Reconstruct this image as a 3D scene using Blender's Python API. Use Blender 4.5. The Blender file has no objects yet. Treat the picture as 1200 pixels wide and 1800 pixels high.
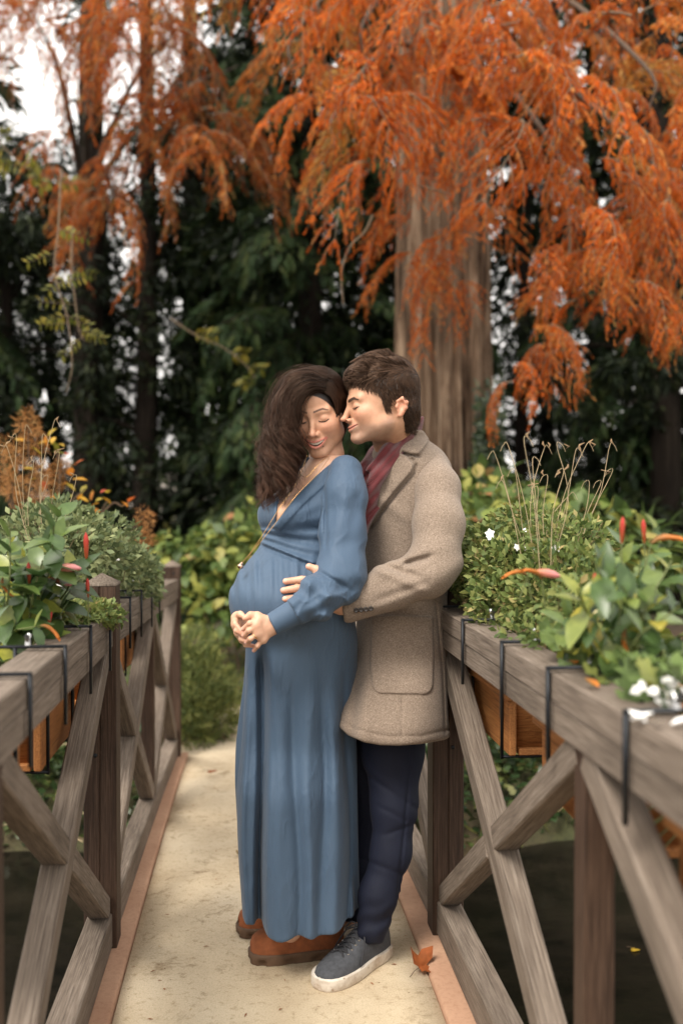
import bpy, bmesh, math, random
import numpy as np
from mathutils import Vector, Matrix

# ------------------------------------------------------------------ camera, sky, sun, exposure
S = bpy.context.scene
COL = S.collection
F = 1750.0          # focal length in photo pixels (35 mm on a 36 mm tall frame)
CH = 1.25           # eye height above the deck
def W(px, py, Y):   # photo pixel at a depth of Y metres -> world point
    return Vector(((px-600)/F*Y, Y, CH+(880-py)/F*Y))
cam_d = bpy.data.cameras.new('camera'); cam = bpy.data.objects.new('camera', cam_d); COL.objects.link(cam)
cam.location = (0, 0, CH); cam.rotation_euler = (math.radians(90-0.655), 0, 0)
cam_d.sensor_fit = 'VERTICAL'; cam_d.sensor_height = 36; cam_d.sensor_width = 24; cam_d.lens = 35
cam_d.clip_start = 0.05; cam_d.clip_end = 500
cam_d.dof.use_dof = True; cam_d.dof.focus_distance = 2.66; cam_d.dof.aperture_fstop = 1.9
S.camera = cam
world = bpy.data.worlds.new('World'); S.world = world; world.use_nodes = True
wn = world.node_tree.nodes; wl = world.node_tree.links
SUN_EL, SUN_ROT = 52, 215
sky = wn.new('ShaderNodeTexSky'); sky.sky_type = 'NISHITA'; sky.sun_disc = False
sky.sun_elevation = math.radians(SUN_EL); sky.sun_rotation = math.radians(SUN_ROT)
sky.air_density = 1.6; sky.dust_density = 4.0
hs = wn.new('ShaderNodeHueSaturation'); hs.inputs['Saturation'].default_value = 0.10   # closed white cloud: almost no blue left
mixw = wn.new('ShaderNodeMix'); mixw.data_type = 'RGBA'; mixw.inputs[0].default_value = 0.72
mixw.inputs[7].default_value = (10.7, 10.2, 9.55, 1)                                       # even overcast veil
bg = wn['Background']; bg.inputs['Strength'].default_value = 0.082
wl.new(sky.outputs[0], hs.inputs['Color']); wl.new(hs.outputs[0], mixw.inputs[6])
wl.new(mixw.outputs[2], bg.inputs['Color'])
sun_d = bpy.data.lights.new('sun', 'SUN'); sun = bpy.data.objects.new('sun', sun_d); COL.objects.link(sun)
sun_d.energy = 1.5; sun_d.angle = math.radians(22); sun_d.color = (1.0, 0.93, 0.83)
_az = math.radians(SUN_ROT); _el = math.radians(SUN_EL)
sdir = Vector((math.sin(_az)*math.cos(_el), math.cos(_az)*math.cos(_el), math.sin(_el)))
sun.rotation_euler = (-sdir).to_track_quat('-Z', 'Y').to_euler()
S.view_settings.view_transform = 'Standard'; S.view_settings.look = 'None'
S.view_settings.exposure = 1.45; S.view_settings.gamma = 1.0
S.render.engine = 'CYCLES'
S.cycles.use_denoising = True
S.cycles.max_bounces = 6; S.cycles.diffuse_bounces = 3; S.cycles.glossy_bounces = 2
S.cycles.transmission_bounces = 3; S.cycles.transparent_max_bounces = 6
S.cycles.caustics_reflective = False; S.cycles.caustics_refractive = False

rng = np.random.default_rng(7); random.seed(7)

# ------------------------------------------------------------------ helpers
def tag(o, label=None, cat=None, group=None, kind=None):
    if label: o['label'] = label
    if cat: o['category'] = cat
    if group: o['group'] = group
    if kind: o['kind'] = kind
    return o
def link(o, parent=None):
    COL.objects.link(o)
    if parent is not None: o.parent = parent
    return o
def empty(name, loc=(0, 0, 0), label=None, cat=None, group=None):
    o = bpy.data.objects.new(name, None); o.empty_display_size = .05; o.location = loc
    COL.objects.link(o); return tag(o, label, cat, group)
def keep_world(o, parent):           # parent without moving (parents are unrotated empties or meshes at known places)
    o.parent = parent
    bpy.context.view_layer.update() if False else None
    o.matrix_parent_inverse = parent_matrix(parent).inverted()
def parent_matrix(p):
    m = p.matrix_basis.copy()
    if p.parent is not None: m = parent_matrix(p.parent) @ p.matrix_parent_inverse @ m
    return m
def fast_mesh(name, V, Fc, attrs=None, smooth=False, cols=None):
    """V (n,3); Fc (m,k) array or list of arrays of equal width; attrs {name: per-vertex floats}; cols per-vertex rgb"""
    me = bpy.data.meshes.new(name)
    V = np.asarray(V, np.float32)
    Fl = [np.asarray(f, np.int32) for f in (Fc if isinstance(Fc, list) else [Fc]) if len(f)]
    me.vertices.add(len(V)); me.vertices.foreach_set('co', V.ravel())
    nl = sum(f.size for f in Fl); npoly = sum(len(f) for f in Fl)
    me.loops.add(nl); me.polygons.add(npoly)
    me.loops.foreach_set('vertex_index', np.concatenate([f.ravel() for f in Fl]))
    tot = np.concatenate([np.full(len(f), f.shape[1], np.int32) for f in Fl])
    me.polygons.foreach_set('loop_start', np.concatenate([[0], np.cumsum(tot)[:-1]]).astype(np.int32))
    me.polygons.foreach_set('loop_total', tot)
    if smooth: me.polygons.foreach_set('use_smooth', np.ones(npoly, bool))
    me.update(calc_edges=True)
    for k, a in (attrs or {}).items():
        at = me.attributes.new(k, 'FLOAT', 'POINT'); at.data.foreach_set('value', np.asarray(a, np.float32))
    if cols is not None:
        at = me.attributes.new('col', 'FLOAT_COLOR', 'POINT')
        c = np.ones((len(V), 4), np.float32); c[:, :3] = cols; at.data.foreach_set('color', c.ravel())
    me.validate()
    return me
def mobj(name, me, m=None, parent=None, kind=None):
    if m is not None and not me.materials: me.materials.append(m)
    o = bpy.data.objects.new(name, me); COL.objects.link(o)
    if parent is not None:
        o.parent = parent; o.matrix_parent_inverse = parent_matrix(parent).inverted()
    if kind: o['kind'] = kind
    return o
def unit(v):
    v = np.asarray(v, float); return v/np.maximum(np.linalg.norm(v, axis=-1, keepdims=True), 1e-9)
def frames(d, up):                   # rotation matrices (N,3,3) with columns x=d, y, z~up
    d = unit(d); up = unit(up)
    y = unit(np.cross(up, d)); z = np.cross(d, y)
    return np.stack([d, y, z], -1)
def bake(tv, tf, R, T, s=1.0, rnd=None):
    """copy a small template (tv, tf) N times: R (N,3,3), T (N,3), s scalar or (N,) -> V, F, rnd"""
    N = len(T); s = np.broadcast_to(np.asarray(s, float), (N,))
    V = np.einsum('nij,kj->nki', R, tv)*s[:, None, None] + T[:, None, :]
    Fc = (np.arange(N)[:, None, None]*len(tv) + np.asarray(tf)[None]).reshape(-1, np.asarray(tf).shape[1])
    r = np.repeat(rng.random(N) if rnd is None else rnd, len(tv))
    return V.reshape(-1, 3), Fc, r
def merge(parts):
    Vs, Fs, rs, n = [], {}, [], 0
    for V, Fc, r in parts:
        Vs.append(V); rs.append(r); Fs.setdefault(Fc.shape[1], []).append(Fc+n); n += len(V)
    return np.concatenate(Vs), [np.concatenate(f) for f in Fs.values()], np.concatenate(rs)
def tube(pts, rad, n=6, caps=True):
    """a tapered tube along a polyline -> V, quads"""
    P = np.asarray([tuple(p) for p in pts], float); m = len(P)
    rad = np.broadcast_to(np.asarray(rad, float), (m,))
    T = np.gradient(P, axis=0); T = unit(T)
    ref = np.array([0, 0, 1.]) if abs(T[:, 2]).mean() < .8 else np.array([1., 0, 0])
    A = unit(np.cross(T, ref)); B = np.cross(T, A)
    th = np.linspace(0, 2*np.pi, n, endpoint=False)
    V = P[:, None] + rad[:, None, None]*(np.cos(th)[None, :, None]*A[:, None]+np.sin(th)[None, :, None]*B[:, None])
    i, j = np.meshgrid(np.arange(m-1), np.arange(n), indexing='ij')
    q = np.stack([i*n+j, i*n+(j+1) % n, (i+1)*n+(j+1) % n, (i+1)*n+j], -1).reshape(-1, 4)
    return V.reshape(-1, 3), q, np.zeros(m*n)
def curve_pts(ctrl, n):
    """Catmull-Rom through control points"""
    c = np.asarray([tuple(p) for p in ctrl], float)
    c = np.vstack([2*c[0]-c[1], c, 2*c[-1]-c[-2]])
    t = np.linspace(0, len(c)-3-1e-6, n); k = t.astype(int); u = (t-k)[:, None]
    p0, p1, p2, p3 = c[k], c[k+1], c[k+2], c[k+3]
    return .5*((2*p1)+(-p0+p2)*u+(2*p0-5*p1+4*p2-p3)*u**2+(-p0+3*p1-3*p2+p3)*u**3)
def box_mesh(name, sx, sy, sz, bev=.004, seg=1):
    bm = bmesh.new(); bmesh.ops.create_cube(bm, size=1)
    bmesh.ops.scale(bm, vec=(sx, sy, sz), verts=bm.verts)
    if bev: bmesh.ops.bevel(bm, geom=bm.edges[:], offset=bev, segments=seg, affect='EDGES', profile=.5)
    me = bpy.data.meshes.new(name); bm.to_mesh(me); bm.free(); return me
def beam(name, p0, p1, w, h, m, parent, side=None, bev=.004):
    """a squared timber from p0 to p1; local x along it, local y = width across 'side'"""
    p0, p1 = Vector(p0), Vector(p1); d = (p1-p0)
    me = box_mesh(name, d.length, w, h, bev)
    x = d.normalized(); y = Vector(side).normalized(); y = (y - x*y.dot(x)).normalized(); z = x.cross(y)
    o = bpy.data.objects.new(name, me); me.materials.append(m); COL.objects.link(o)
    M = Matrix((x, y, z)).transposed().to_4x4(); M.translation = (p0+p1)/2
    o.matrix_basis = M
    if parent is not None:
        o.parent = parent; o.matrix_parent_inverse = parent_matrix(parent).inverted()
    return o

# ------------------------------------------------------------------ materials
class NT:
    def __init__(s, name):
        s.m = bpy.data.materials.new(name); s.m.use_nodes = True; s.t = s.m.node_tree
        s.b = s.t.nodes['Principled BSDF']
    def n(s, typ, **kw):
        nd = s.t.nodes.new(typ)
        for k, v in kw.items():
            if k in nd.inputs.keys(): nd.inputs[k].default_value = v
            else: setattr(nd, k, v)
        return nd
    def l(s, a, b): s.t.links.new(a, b)
    def set(s, **kw):
        for k, v in kw.items(): s.b.inputs[k.replace('_', ' ')].default_value = v
    def ramp(s, fac, stops):
        r = s.n('ShaderNodeValToRGB'); e = r.color_ramp.elements
        while len(e) < len(stops): e.new(.5)
        for q, (p, c) in zip(e, stops): q.position = p; q.color = (*c, 1)
        s.l(fac, r.inputs[0]); return r.outputs[0]
    def coords(s, scale=(1, 1, 1), which='Object', rand=False):
        tc = s.n('ShaderNodeTexCoord'); mp = s.n('ShaderNodeMapping'); mp.inputs['Scale'].default_value = scale
        s.l(tc.outputs[which], mp.inputs[0])
        if rand:
            oi = s.n('ShaderNodeObjectInfo'); mu = s.n('ShaderNodeMath', operation='MULTIPLY'); mu.inputs[1].default_value = 37.0
            s.l(oi.outputs['Random'], mu.inputs[0]); s.l(mu.outputs[0], mp.inputs['Location'])
        return mp.outputs[0]
    def noise(s, vec, scale, detail=4, rough=.55, dist=0.0):
        nd = s.n('ShaderNodeTexNoise'); nd.inputs['Scale'].default_value = scale
        nd.inputs['Detail'].default_value = detail; nd.inputs['Roughness'].default_value = rough
        nd.inputs['Distortion'].default_value = dist
        if vec is not None: s.l(vec, nd.inputs['Vector'])
        return nd.outputs['Fac']
    def mix(s, fac, a, b, mode='MIX'):
        nd = s.n('ShaderNodeMix'); nd.data_type = 'RGBA'; nd.blend_type = mode
        for i, v in ((0, fac), (6, a), (7, b)):
            if isinstance(v, (int, float)): nd.inputs[i].default_value = v
            elif isinstance(v, tuple): nd.inputs[i].default_value = (*v, 1)
            else: s.l(v, nd.inputs[i])
        return nd.outputs[2]
    def color(s, c): s.l(c, s.b.inputs['Base Color'])
    def bump(s, h, strength=.3, dist=.01):
        nd = s.n('ShaderNodeBump'); nd.inputs['Strength'].default_value = strength; nd.inputs['Distance'].default_value = dist
        s.l(h, nd.inputs['Height']); s.l(nd.outputs[0], s.b.inputs['Normal']); return nd
    def attr(s, name):
        a = s.n('ShaderNodeAttribute'); a.attribute_name = name; return a

def m_plain(name, c, rough=.6, metal=0, var=.25, scale=30):
    t = NT(name); v = t.noise(t.coords(), scale)
    d = tuple(x*(1-var) for x in c); b = tuple(min(1, x*(1+var)) for x in c)
    t.color(t.ramp(v, [(.3, d), (.7, b)])); t.set(Roughness=rough, Metallic=metal); return t.m
def m_wood(name, dark, mid, light, rough=.8, grey=.5):
    t = NT(name)
    c = t.coords((1.4, 42, 42), rand=True)
    g = t.noise(c, 6.0, 6, .68, .35)
    col = t.ramp(g, [(.28, dark), (.5, mid), (.74, light)])
    big = t.noise(t.coords((1, 3, 3), rand=True), 2.5, 3)
    wv = t.ramp(big, [(.35, (.72, .70, .68)), (.68, (1.12, 1.10, 1.08))])
    col = t.mix(1.0, col, wv, 'MULTIPLY')
    cr = t.noise(t.coords((.9, 75, 75), rand=True), 5.0, 3, .6)      # fine checks along the grain
    ck = t.ramp(cr, [(.32, (.30, .28, .27)), (.42, (1, 1, 1))])
    t.color(t.mix(.8, col, ck, 'MULTIPLY')); t.set(Roughness=rough)
    t.b.inputs['Specular IOR Level'].default_value = .25
    t.bump(t.mix(.5, g, cr), .35, .004); return t.m
def m_leaf(name, stops, rough=.5, attr='rnd', obj=False, trans=.35, hue=None, spec=.35):
    """leaf colour picked per leaf (attribute or per object), slight vein mottling, light passing through"""
    t = NT(name)
    r = t.n('ShaderNodeObjectInfo').outputs['Random'] if obj else t.attr(attr).outputs['Fac']
    c = t.ramp(r, stops)
    v = t.noise(t.coords((1, 1, 1)), 55 if obj else 14, 3)
    c = t.mix(1.0, c, t.ramp(v, [(.3, (.75, .78, .7)), (.7, (1.2, 1.15, 1.1))]), 'MULTIPLY')
    if hue:                                             # each branch slightly different in tone
        c = t.mix(1.0, c, t.ramp(t.n('ShaderNodeObjectInfo').outputs['Random'], hue), 'MULTIPLY')
    t.color(c); t.set(Roughness=rough); t.b.inputs['Specular IOR Level'].default_value = spec
    tr = t.n('ShaderNodeBsdfTranslucent'); t.l(c, tr.inputs['Color'])
    mx = t.n('ShaderNodeMixShader'); mx.inputs[0].default_value = trans
    out = t.t.nodes['Material Output']
    t.l(t.b.outputs[0], mx.inputs[1]); t.l(tr.outputs[0], mx.inputs[2]); t.l(mx.outputs[0], out.inputs['Surface'])
    return t.m

M = {}
M['rail'] = m_wood('weathered_timber', (.066, .050, .039), (.160, .128, .102), (.28, .237, .197))
M['post'] = m_wood('dark_stained_timber', (.020, .011, .007), (.054, .031, .020), (.105, .066, .046), .65)
M['box'] = m_wood('orange_cedar', (.16, .055, .018), (.34, .14, .045), (.46, .22, .075), .6)
M['iron'] = m_plain('black_iron', (.018, .02, .024), .45, .6)
M['zinc'] = m_plain('zinc', (.5, .5, .5), .3, 1.0)
M['bark'] = None
# ------------------------------------------------------------------ bridge coordinates
BU = Vector((-.0911, .9958, 0)).normalized(); BR = Vector((BU.y, -BU.x, 0))
def bz(s): return 0.0 if s < 2.4 else -.0135*(min(s, 5.5)-2.4)**2
def B(s, l, z=0.0): return BU*s + BR*l + Vector((0, 0, z+bz(s)))
LL, LR, SA, SP = -.413, .560, 2.83, 2.5           # rail lines, post station, post spacing
GZ = -.13                                          # garden level beyond the bridge

# ------------------------------------------------------------------ ground with the stream channel
def smooth01(a, b, x):
    t = np.clip((x-a)/(b-a), 0, 1); return t*t*(3-2*t)
def vnoise(x, y, seed=0):
    """cheap smooth noise from a few sines"""
    r = np.random.default_rng(seed); o = 0
    for k in range(6):
        a, b, c = r.normal(0, 1.0*(1.5**k), 2).tolist()+[r.uniform(0, 6.28)]
        o = o+np.sin(a*x+b*y+c)/(1.35**k)
    return o/3.2
def gz_of(x, y):
    s = x*BU.x+y*BU.y
    wob = .12*np.sin(x*1.9+.6)+.07*np.sin(x*4.3)
    far = smooth01(4.55, 5.25, s+wob); near = 1-smooth01(-.4, .2, s)
    up = np.maximum(far, near)
    z = -.75+up*(GZ+.75)
    z = z+far*(.016*np.clip(y-6, 0, 12)) + .012*vnoise(x*2, y*2, 3)*(up > .02)
    l = x*BR.x+y*BR.y
    ondeck = np.exp(-((l-.07)/.75)**4)*(s > 5.2)*(s < 7.5)
    return z*(1-ondeck)+ondeck*(GZ-.004+0*z)
ys = np.concatenate([np.linspace(-6, 4.3, 22), np.linspace(4.4, 9, 60), np.linspace(9.3, 30, 45), np.linspace(32, 300, 14)])
xs = np.concatenate([np.linspace(-260, -14, 10), np.linspace(-13, 13, 110), np.linspace(14, 260, 10)])
X, Y = np.meshgrid(xs, ys); Z = gz_of(X, Y)
ny, nx = X.shape; i, j = np.meshgrid(np.arange(ny-1), np.arange(nx-1), indexing='ij')
q = np.stack([i*nx+j, i*nx+j+1, (i+1)*nx+j+1, (i+1)*nx+j], -1).reshape(-1, 4)
t = NT('garden_soil'); co = t.coords()
n1 = t.noise(co, .5, 5); n2 = t.noise(co, 9, 6, .7); n3 = t.noise(co, 60, 4)
soil = t.ramp(n2, [(.3, (.030, .020, .012)), (.55, (.075, .05, .028)), (.75, (.15, .095, .05))])
moss = t.ramp(n3, [(.3, (.018, .026, .008)), (.7, (.06, .07, .02))])
t.color(t.mix(t.ramp(n1, [(.42, (0, 0, 0)), (.6, (1, 1, 1))]), soil, moss)); t.set(Roughness=.95)
t.bump(n2, .8, .03); M['soil'] = t.m
tag(mobj('ground', fast_mesh('ground', np.stack([X, Y, Z], -1).reshape(-1, 3), q, smooth=True), M['soil']), kind='structure')

# water: dark, slow, with a stony bed seen through it
t = NT('stream_water'); co = t.coords((1, 1.8, 1))
n1 = t.noise(co, 2.2, 4, .6, .3); n2 = t.noise(co, 14, 3)
t.color(t.ramp(t.noise(co, 3, 6, .7), [(.3, (.004, .004, .003)), (.7, (.016, .013, .009))]))
t.set(Roughness=.10, IOR=1.33); t.b.inputs['Specular IOR Level'].default_value = .22; t.bump(t.mix(.35, n1, n2), .10, .05); M['water'] = t.m
xs = np.linspace(-14, 14, 60); ys = np.linspace(-1.2, 5.6, 30); X, Y = np.meshgrid(xs, ys)
ny, nx = X.shape; i, j = np.meshgrid(np.arange(ny-1), np.arange(nx-1), indexing='ij')
q = np.stack([i*nx+j, i*nx+j+1, (i+1)*nx+j+1, (i+1)*nx+j], -1).reshape(-1, 4)
tag(mobj('stream_water', fast_mesh('stream_water', np.stack([X, Y, 0*X-.47], -1).reshape(-1, 3), q, smooth=True), M['water']), kind='structure')

# sandy garden path beyond the bridge, bending right behind the couple
t = NT('sand_path'); co = t.coords()
n1 = t.noise(co, 2.2, 5, .6); n2 = t.noise(co, 40, 5, .7); n3 = t.noise(co, 220, 3, .8); n4 = t.noise(co, 5.5, 6, .75, .6)
c = t.ramp(n1, [(.28, (.46, .36, .24)), (.5, (.58, .48, .34)), (.72, (.65, .56, .42))])
c = t.mix(.75, c, t.ramp(n3, [(.25, (.55, .5, .42)), (.5, (1, 1, 1)), (.8, (1.15, 1.12, 1.05))]), 'MULTIPLY')
c = t.mix(.8, c, t.ramp(n2, [(.30, (.62, .56, .48)), (.46, (1, 1, 1))]), 'MULTIPLY')
c = t.mix(.9, c, t.ramp(n4, [(.30, (.40, .33, .25)), (.43, (1, 1, 1))]), 'MULTIPLY')   # damp dirt patches
vo = t.n('ShaderNodeTexVoronoi'); vo.inputs['Scale'].default_value = 34; t.l(co, vo.inputs['Vector'])
sp = t.ramp(vo.outputs['Distance'], [(.05, (.35, .28, .2)), (.11, (1, 1, 1))])
c = t.mix(t.ramp(t.noise(co, 3.1, 3), [(.5, (0, 0, 0)), (.62, (1, 1, 1))]), c, t.mix(1.0, c, sp, 'MULTIPLY'))
t.color(c); t.set(Roughness=.95); t.b.inputs['Specular IOR Level'].default_value = .15
t.bump(t.mix(.5, n2, n3), .5, .006); M['sand'] = t.m
def strip(name, cl, wl, wr, zoff, m, kind='structure'):
    cl = np.asarray(cl, float); T = unit(np.gradient(cl[:, :2], axis=0)); Nn = np.stack([T[:, 1], -T[:, 0]], -1)
    V = []
    for k, (c_, n_) in enumerate(zip(cl, Nn)):
        for u_ in np.linspace(-wl, wr, 9):
            e = .03*math.sin(k*1.7+u_*3)*(abs(u_) > .3)
            p = c_[:2]+n_*(u_+e); V.append((p[0], p[1], c_[2]+zoff))
    n = 9; m_ = len(cl); i, j = np.meshgrid(np.arange(m_-1), np.arange(n-1), indexing='ij')
    q = np.stack([i*n+j, i*n+j+1, (i+1)*n+j+1, (i+1)*n+j], -1).reshape(-1, 4)
    return tag(mobj(name, fast_mesh(name, V, q, smooth=True), m), kind=kind)
c0 = [B(s, .067) for s in (5.36, 5.7, 6.0)]
ctrl = [(v.x, v.y) for v in c0]+[(-.25, 6.45), (.5, 6.9), (1.8, 7.3), (4, 7.6), (8, 7.9)]
cp = curve_pts([(x, y, 0) for x, y in ctrl], 46); cp[:, 2] = GZ+.012
strip('garden_path', cp, .47, .42, 0, M['sand'])

# ------------------------------------------------------------------ footbridge: sandy deck between two terracotta edge strips
fb = empty('footbridge', B(2.8, .07, -.12), 'narrow footbridge with a pale sandy deck and terracotta edge strips under the couple', 'footbridge')
def along(name, l0, l1, z1, z0, m, bev=.006):
    ss = np.linspace(-1.6, 5.42, 60); V = []
    prof = [(l0, z0), (l0, z1-bev), (l0+bev, z1), (l1-bev, z1), (l1, z1-bev), (l1, z0)]
    if l1-l0 > .3: prof = [(l0, z0), (l0, z1)]+[(l0+(l1-l0)*k/8, z1) for k in range(1, 8)]+[(l1, z1), (l1, z0)]
    for s in ss:
        for l, z in prof: V.append(tuple(B(s, l, z)))
    n = len(prof); i, j = np.meshgrid(np.arange(len(ss)-1), np.arange(n), indexing='ij')
    q = np.stack([i*n+j, (i+1)*n+j, (i+1)*n+(j+1) % n, i*n+(j+1) % n], -1).reshape(-1, 4)
    return mobj(name, fast_mesh(name, V, q), m, fb)
along('deck', -.330, .464, 0, -.12, M['sand'])
t = NT('terracotta_edge'); co = t.coords(); n1 = t.noise(co, 3, 4); n2 = t.noise(co, 70, 4, .7)
c = t.ramp(n1, [(.3, (.36, .20, .125)), (.7, (.47, .29, .19))])
t.color(t.mix(.6, c, t.ramp(n2, [(.3, (.7, .65, .6)), (.55, (1, 1, 1))]), 'MULTIPLY')); t.set(Roughness=.9); t.bump(n2, .3, .004)
M['edge'] = t.m
along('edge_strip', -.44, -.334, .014, -.13, M['edge']); along('edge_strip', .468, .588, .014, -.13, M['edge'])
M['beam_under'] = m_plain('dark_wet_timber', (.03, .022, .016), .8)
for l in (-.36, .07, .5):
    b_ = beam('support_beam', B(-1.0, l, -.19), B(2.4, l, -.19), .12, .13, M['beam_under'], fb, BR)
    b_ = beam('support_beam', B(2.4, l, -.19), B(5.6, l, -.19), .12, .13, M['beam_under'], fb, BR)

# ------------------------------------------------------------------ railings
def post_mesh(w, h):
    bm = bmesh.new()
    for sg in (-1, 1):                               # two laminated halves with a V joint
        r = bmesh.ops.create_cube(bm, size=1)['verts']
        bmesh.ops.scale(bm, vec=(h, w, w/2-.0006), verts=r)
        bmesh.ops.translate(bm, vec=(h/2, 0, sg*w/4), verts=r)
    bmesh.ops.bevel(bm, geom=bm.edges[:], offset=.003, segments=1, affect='EDGES')
    me = bpy.data.meshes.new('post'); bm.to_mesh(me); bm.free(); return me
def cap_mesh(w, h):
    a = w/2+.001; V = [(0, -a, -a), (0, a, -a), (0, a, a), (0, -a, a), (.006, -a, -a), (.006, a, -a), (.006, a, a), (.006, -a, a), (h, 0, 0)]
    Fq = [(0, 1, 5, 4), (1, 2, 6, 5), (2, 3, 7, 6), (3, 0, 4, 7)]; Ft = [(4, 5, 8), (5, 6, 8), (6, 7, 8), (7, 4, 8)]
    return fast_mesh('cap', V, [np.array(Fq), np.array(Ft)])
PM = post_mesh(.09, 1.015); PM.materials.append(M['post']); CM = cap_mesh(.09, .034); CM.materials.append(M['rail'])
def disc_mesh(name, r, h, n=10):
    th = np.linspace(0, 2*np.pi, n, endpoint=False)
    V = [(0, r*math.cos(a), r*math.sin(a)) for a in th]+[(h, .8*r*math.cos(a), .8*r*math.sin(a)) for a in th]+[(h*.4, 0, 0)]
    q = [(k, (k+1) % n, n+(k+1) % n, n+k) for k in range(n)]; tr = [(n+k, n+(k+1) % n, 2*n) for k in range(n)]
    return fast_mesh(name, V, [np.array(q), np.array(tr)])
BM = disc_mesh('bolt', .006, .003); BM.materials.append(M['iron'])
def place(o, loc, x, y, parent):
    x = Vector(x).normalized(); y = Vector(y); y = (y-x*y.dot(x)).normalized(); z = x.cross(y)
    Mx = Matrix((x, y, z)).transposed().to_4x4(); Mx.translation = loc; o.matrix_basis = Mx
    if parent is not None:
        o.parent = parent; o.matrix_parent_inverse = parent_matrix(parent).inverted()
    return o
def railing(l, label):
    root = empty('wooden_railing', B(SA, l, 0), label, 'railing')
    sg = 1 if l < 0 else -1                          # inner side
    stations = [SA-2*SP, SA-SP, SA, SA+SP]
    for s in stations[1:]:
        p = bpy.data.objects.new('post', PM); COL.objects.link(p); place(p, B(s, l, .004), (0, 0, 1), BU, root)
        c = bpy.data.objects.new('cap', CM); COL.objects.link(c); place(c, B(s, l, 1.017), (0, 0, 1), BU, p)
        for z in (.14, .55, .98):
            b_ = bpy.data.objects.new('bolt', BM); COL.objects.link(b_); place(b_, B(s-.0448, l+.012*sg*(1 if z != .55 else -1), z), -BU, (0, 0, 1), p)
        b_ = bpy.data.objects.new('bolt', BM); COL.objects.link(b_); place(b_, B(s, l+.0448*sg, .93), BR*sg, (0, 0, 1), p)
    for a, b in zip(stations[:-1], stations[1:]):
        a2, b2 = a+.043, b-.043
        def Q(s, z): 
            f = (s-a)/(b-a); return BU*s+BR*l+Vector((0, 0, z+bz(a)*(1-f)+bz(b)*f))
        beam('top_rail', Q(a2, .926), Q(b2, .926), .078, .052, M['rail'], root, BR, .003)
        beam('top_rail', Q(a2, .8735), Q(b2, .8735), .072, .051, M['rail'], root, BR, .003)
        beam('bottom_rail', Q(a2, .066), Q(b2, .066), .066, .094, M['rail'], root, BR, .004)
        mid = (a+b)/2
        beam('baluster', Q(mid, .11), Q(mid, .851), .052, .052, M['post'], root, BR, .003)
        for c0_, c1_ in ((a+.045, mid-.026), (mid+.026, b-.045)):
            zt, zb = .83, .135
            beam('diagonal_brace', Q(c1_+.004, zt+.012), Q(c0_-.004, zb-.012), .056, .06, M['rail'], root, BR, .004)
            m_ = (c0_+c1_)/2; zm = (zt+zb)/2; d = Vector((c1_-c0_, zt-zb)); d.normalize()
            n_ = abs(2*d.x*d.y); off = .03/n_ + .0        # butt against the continuous brace
            beam('diagonal_brace', Q(c0_-.004, zt+.012), Q(m_-d.x*off, zm+d.y*off), .0545, .058, M['rail'], root, BR, .004)
            beam('diagonal_brace', Q(m_+d.x*off, zm-d.y*off), Q(c1_+.004, zb-.012), .0545, .058, M['rail'], root, BR, .004)
    return root
railing(LL, 'weathered wooden railing with crossed braces left of the couple')
railing(LR, 'weathered wooden railing with crossed braces right of the man')

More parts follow.
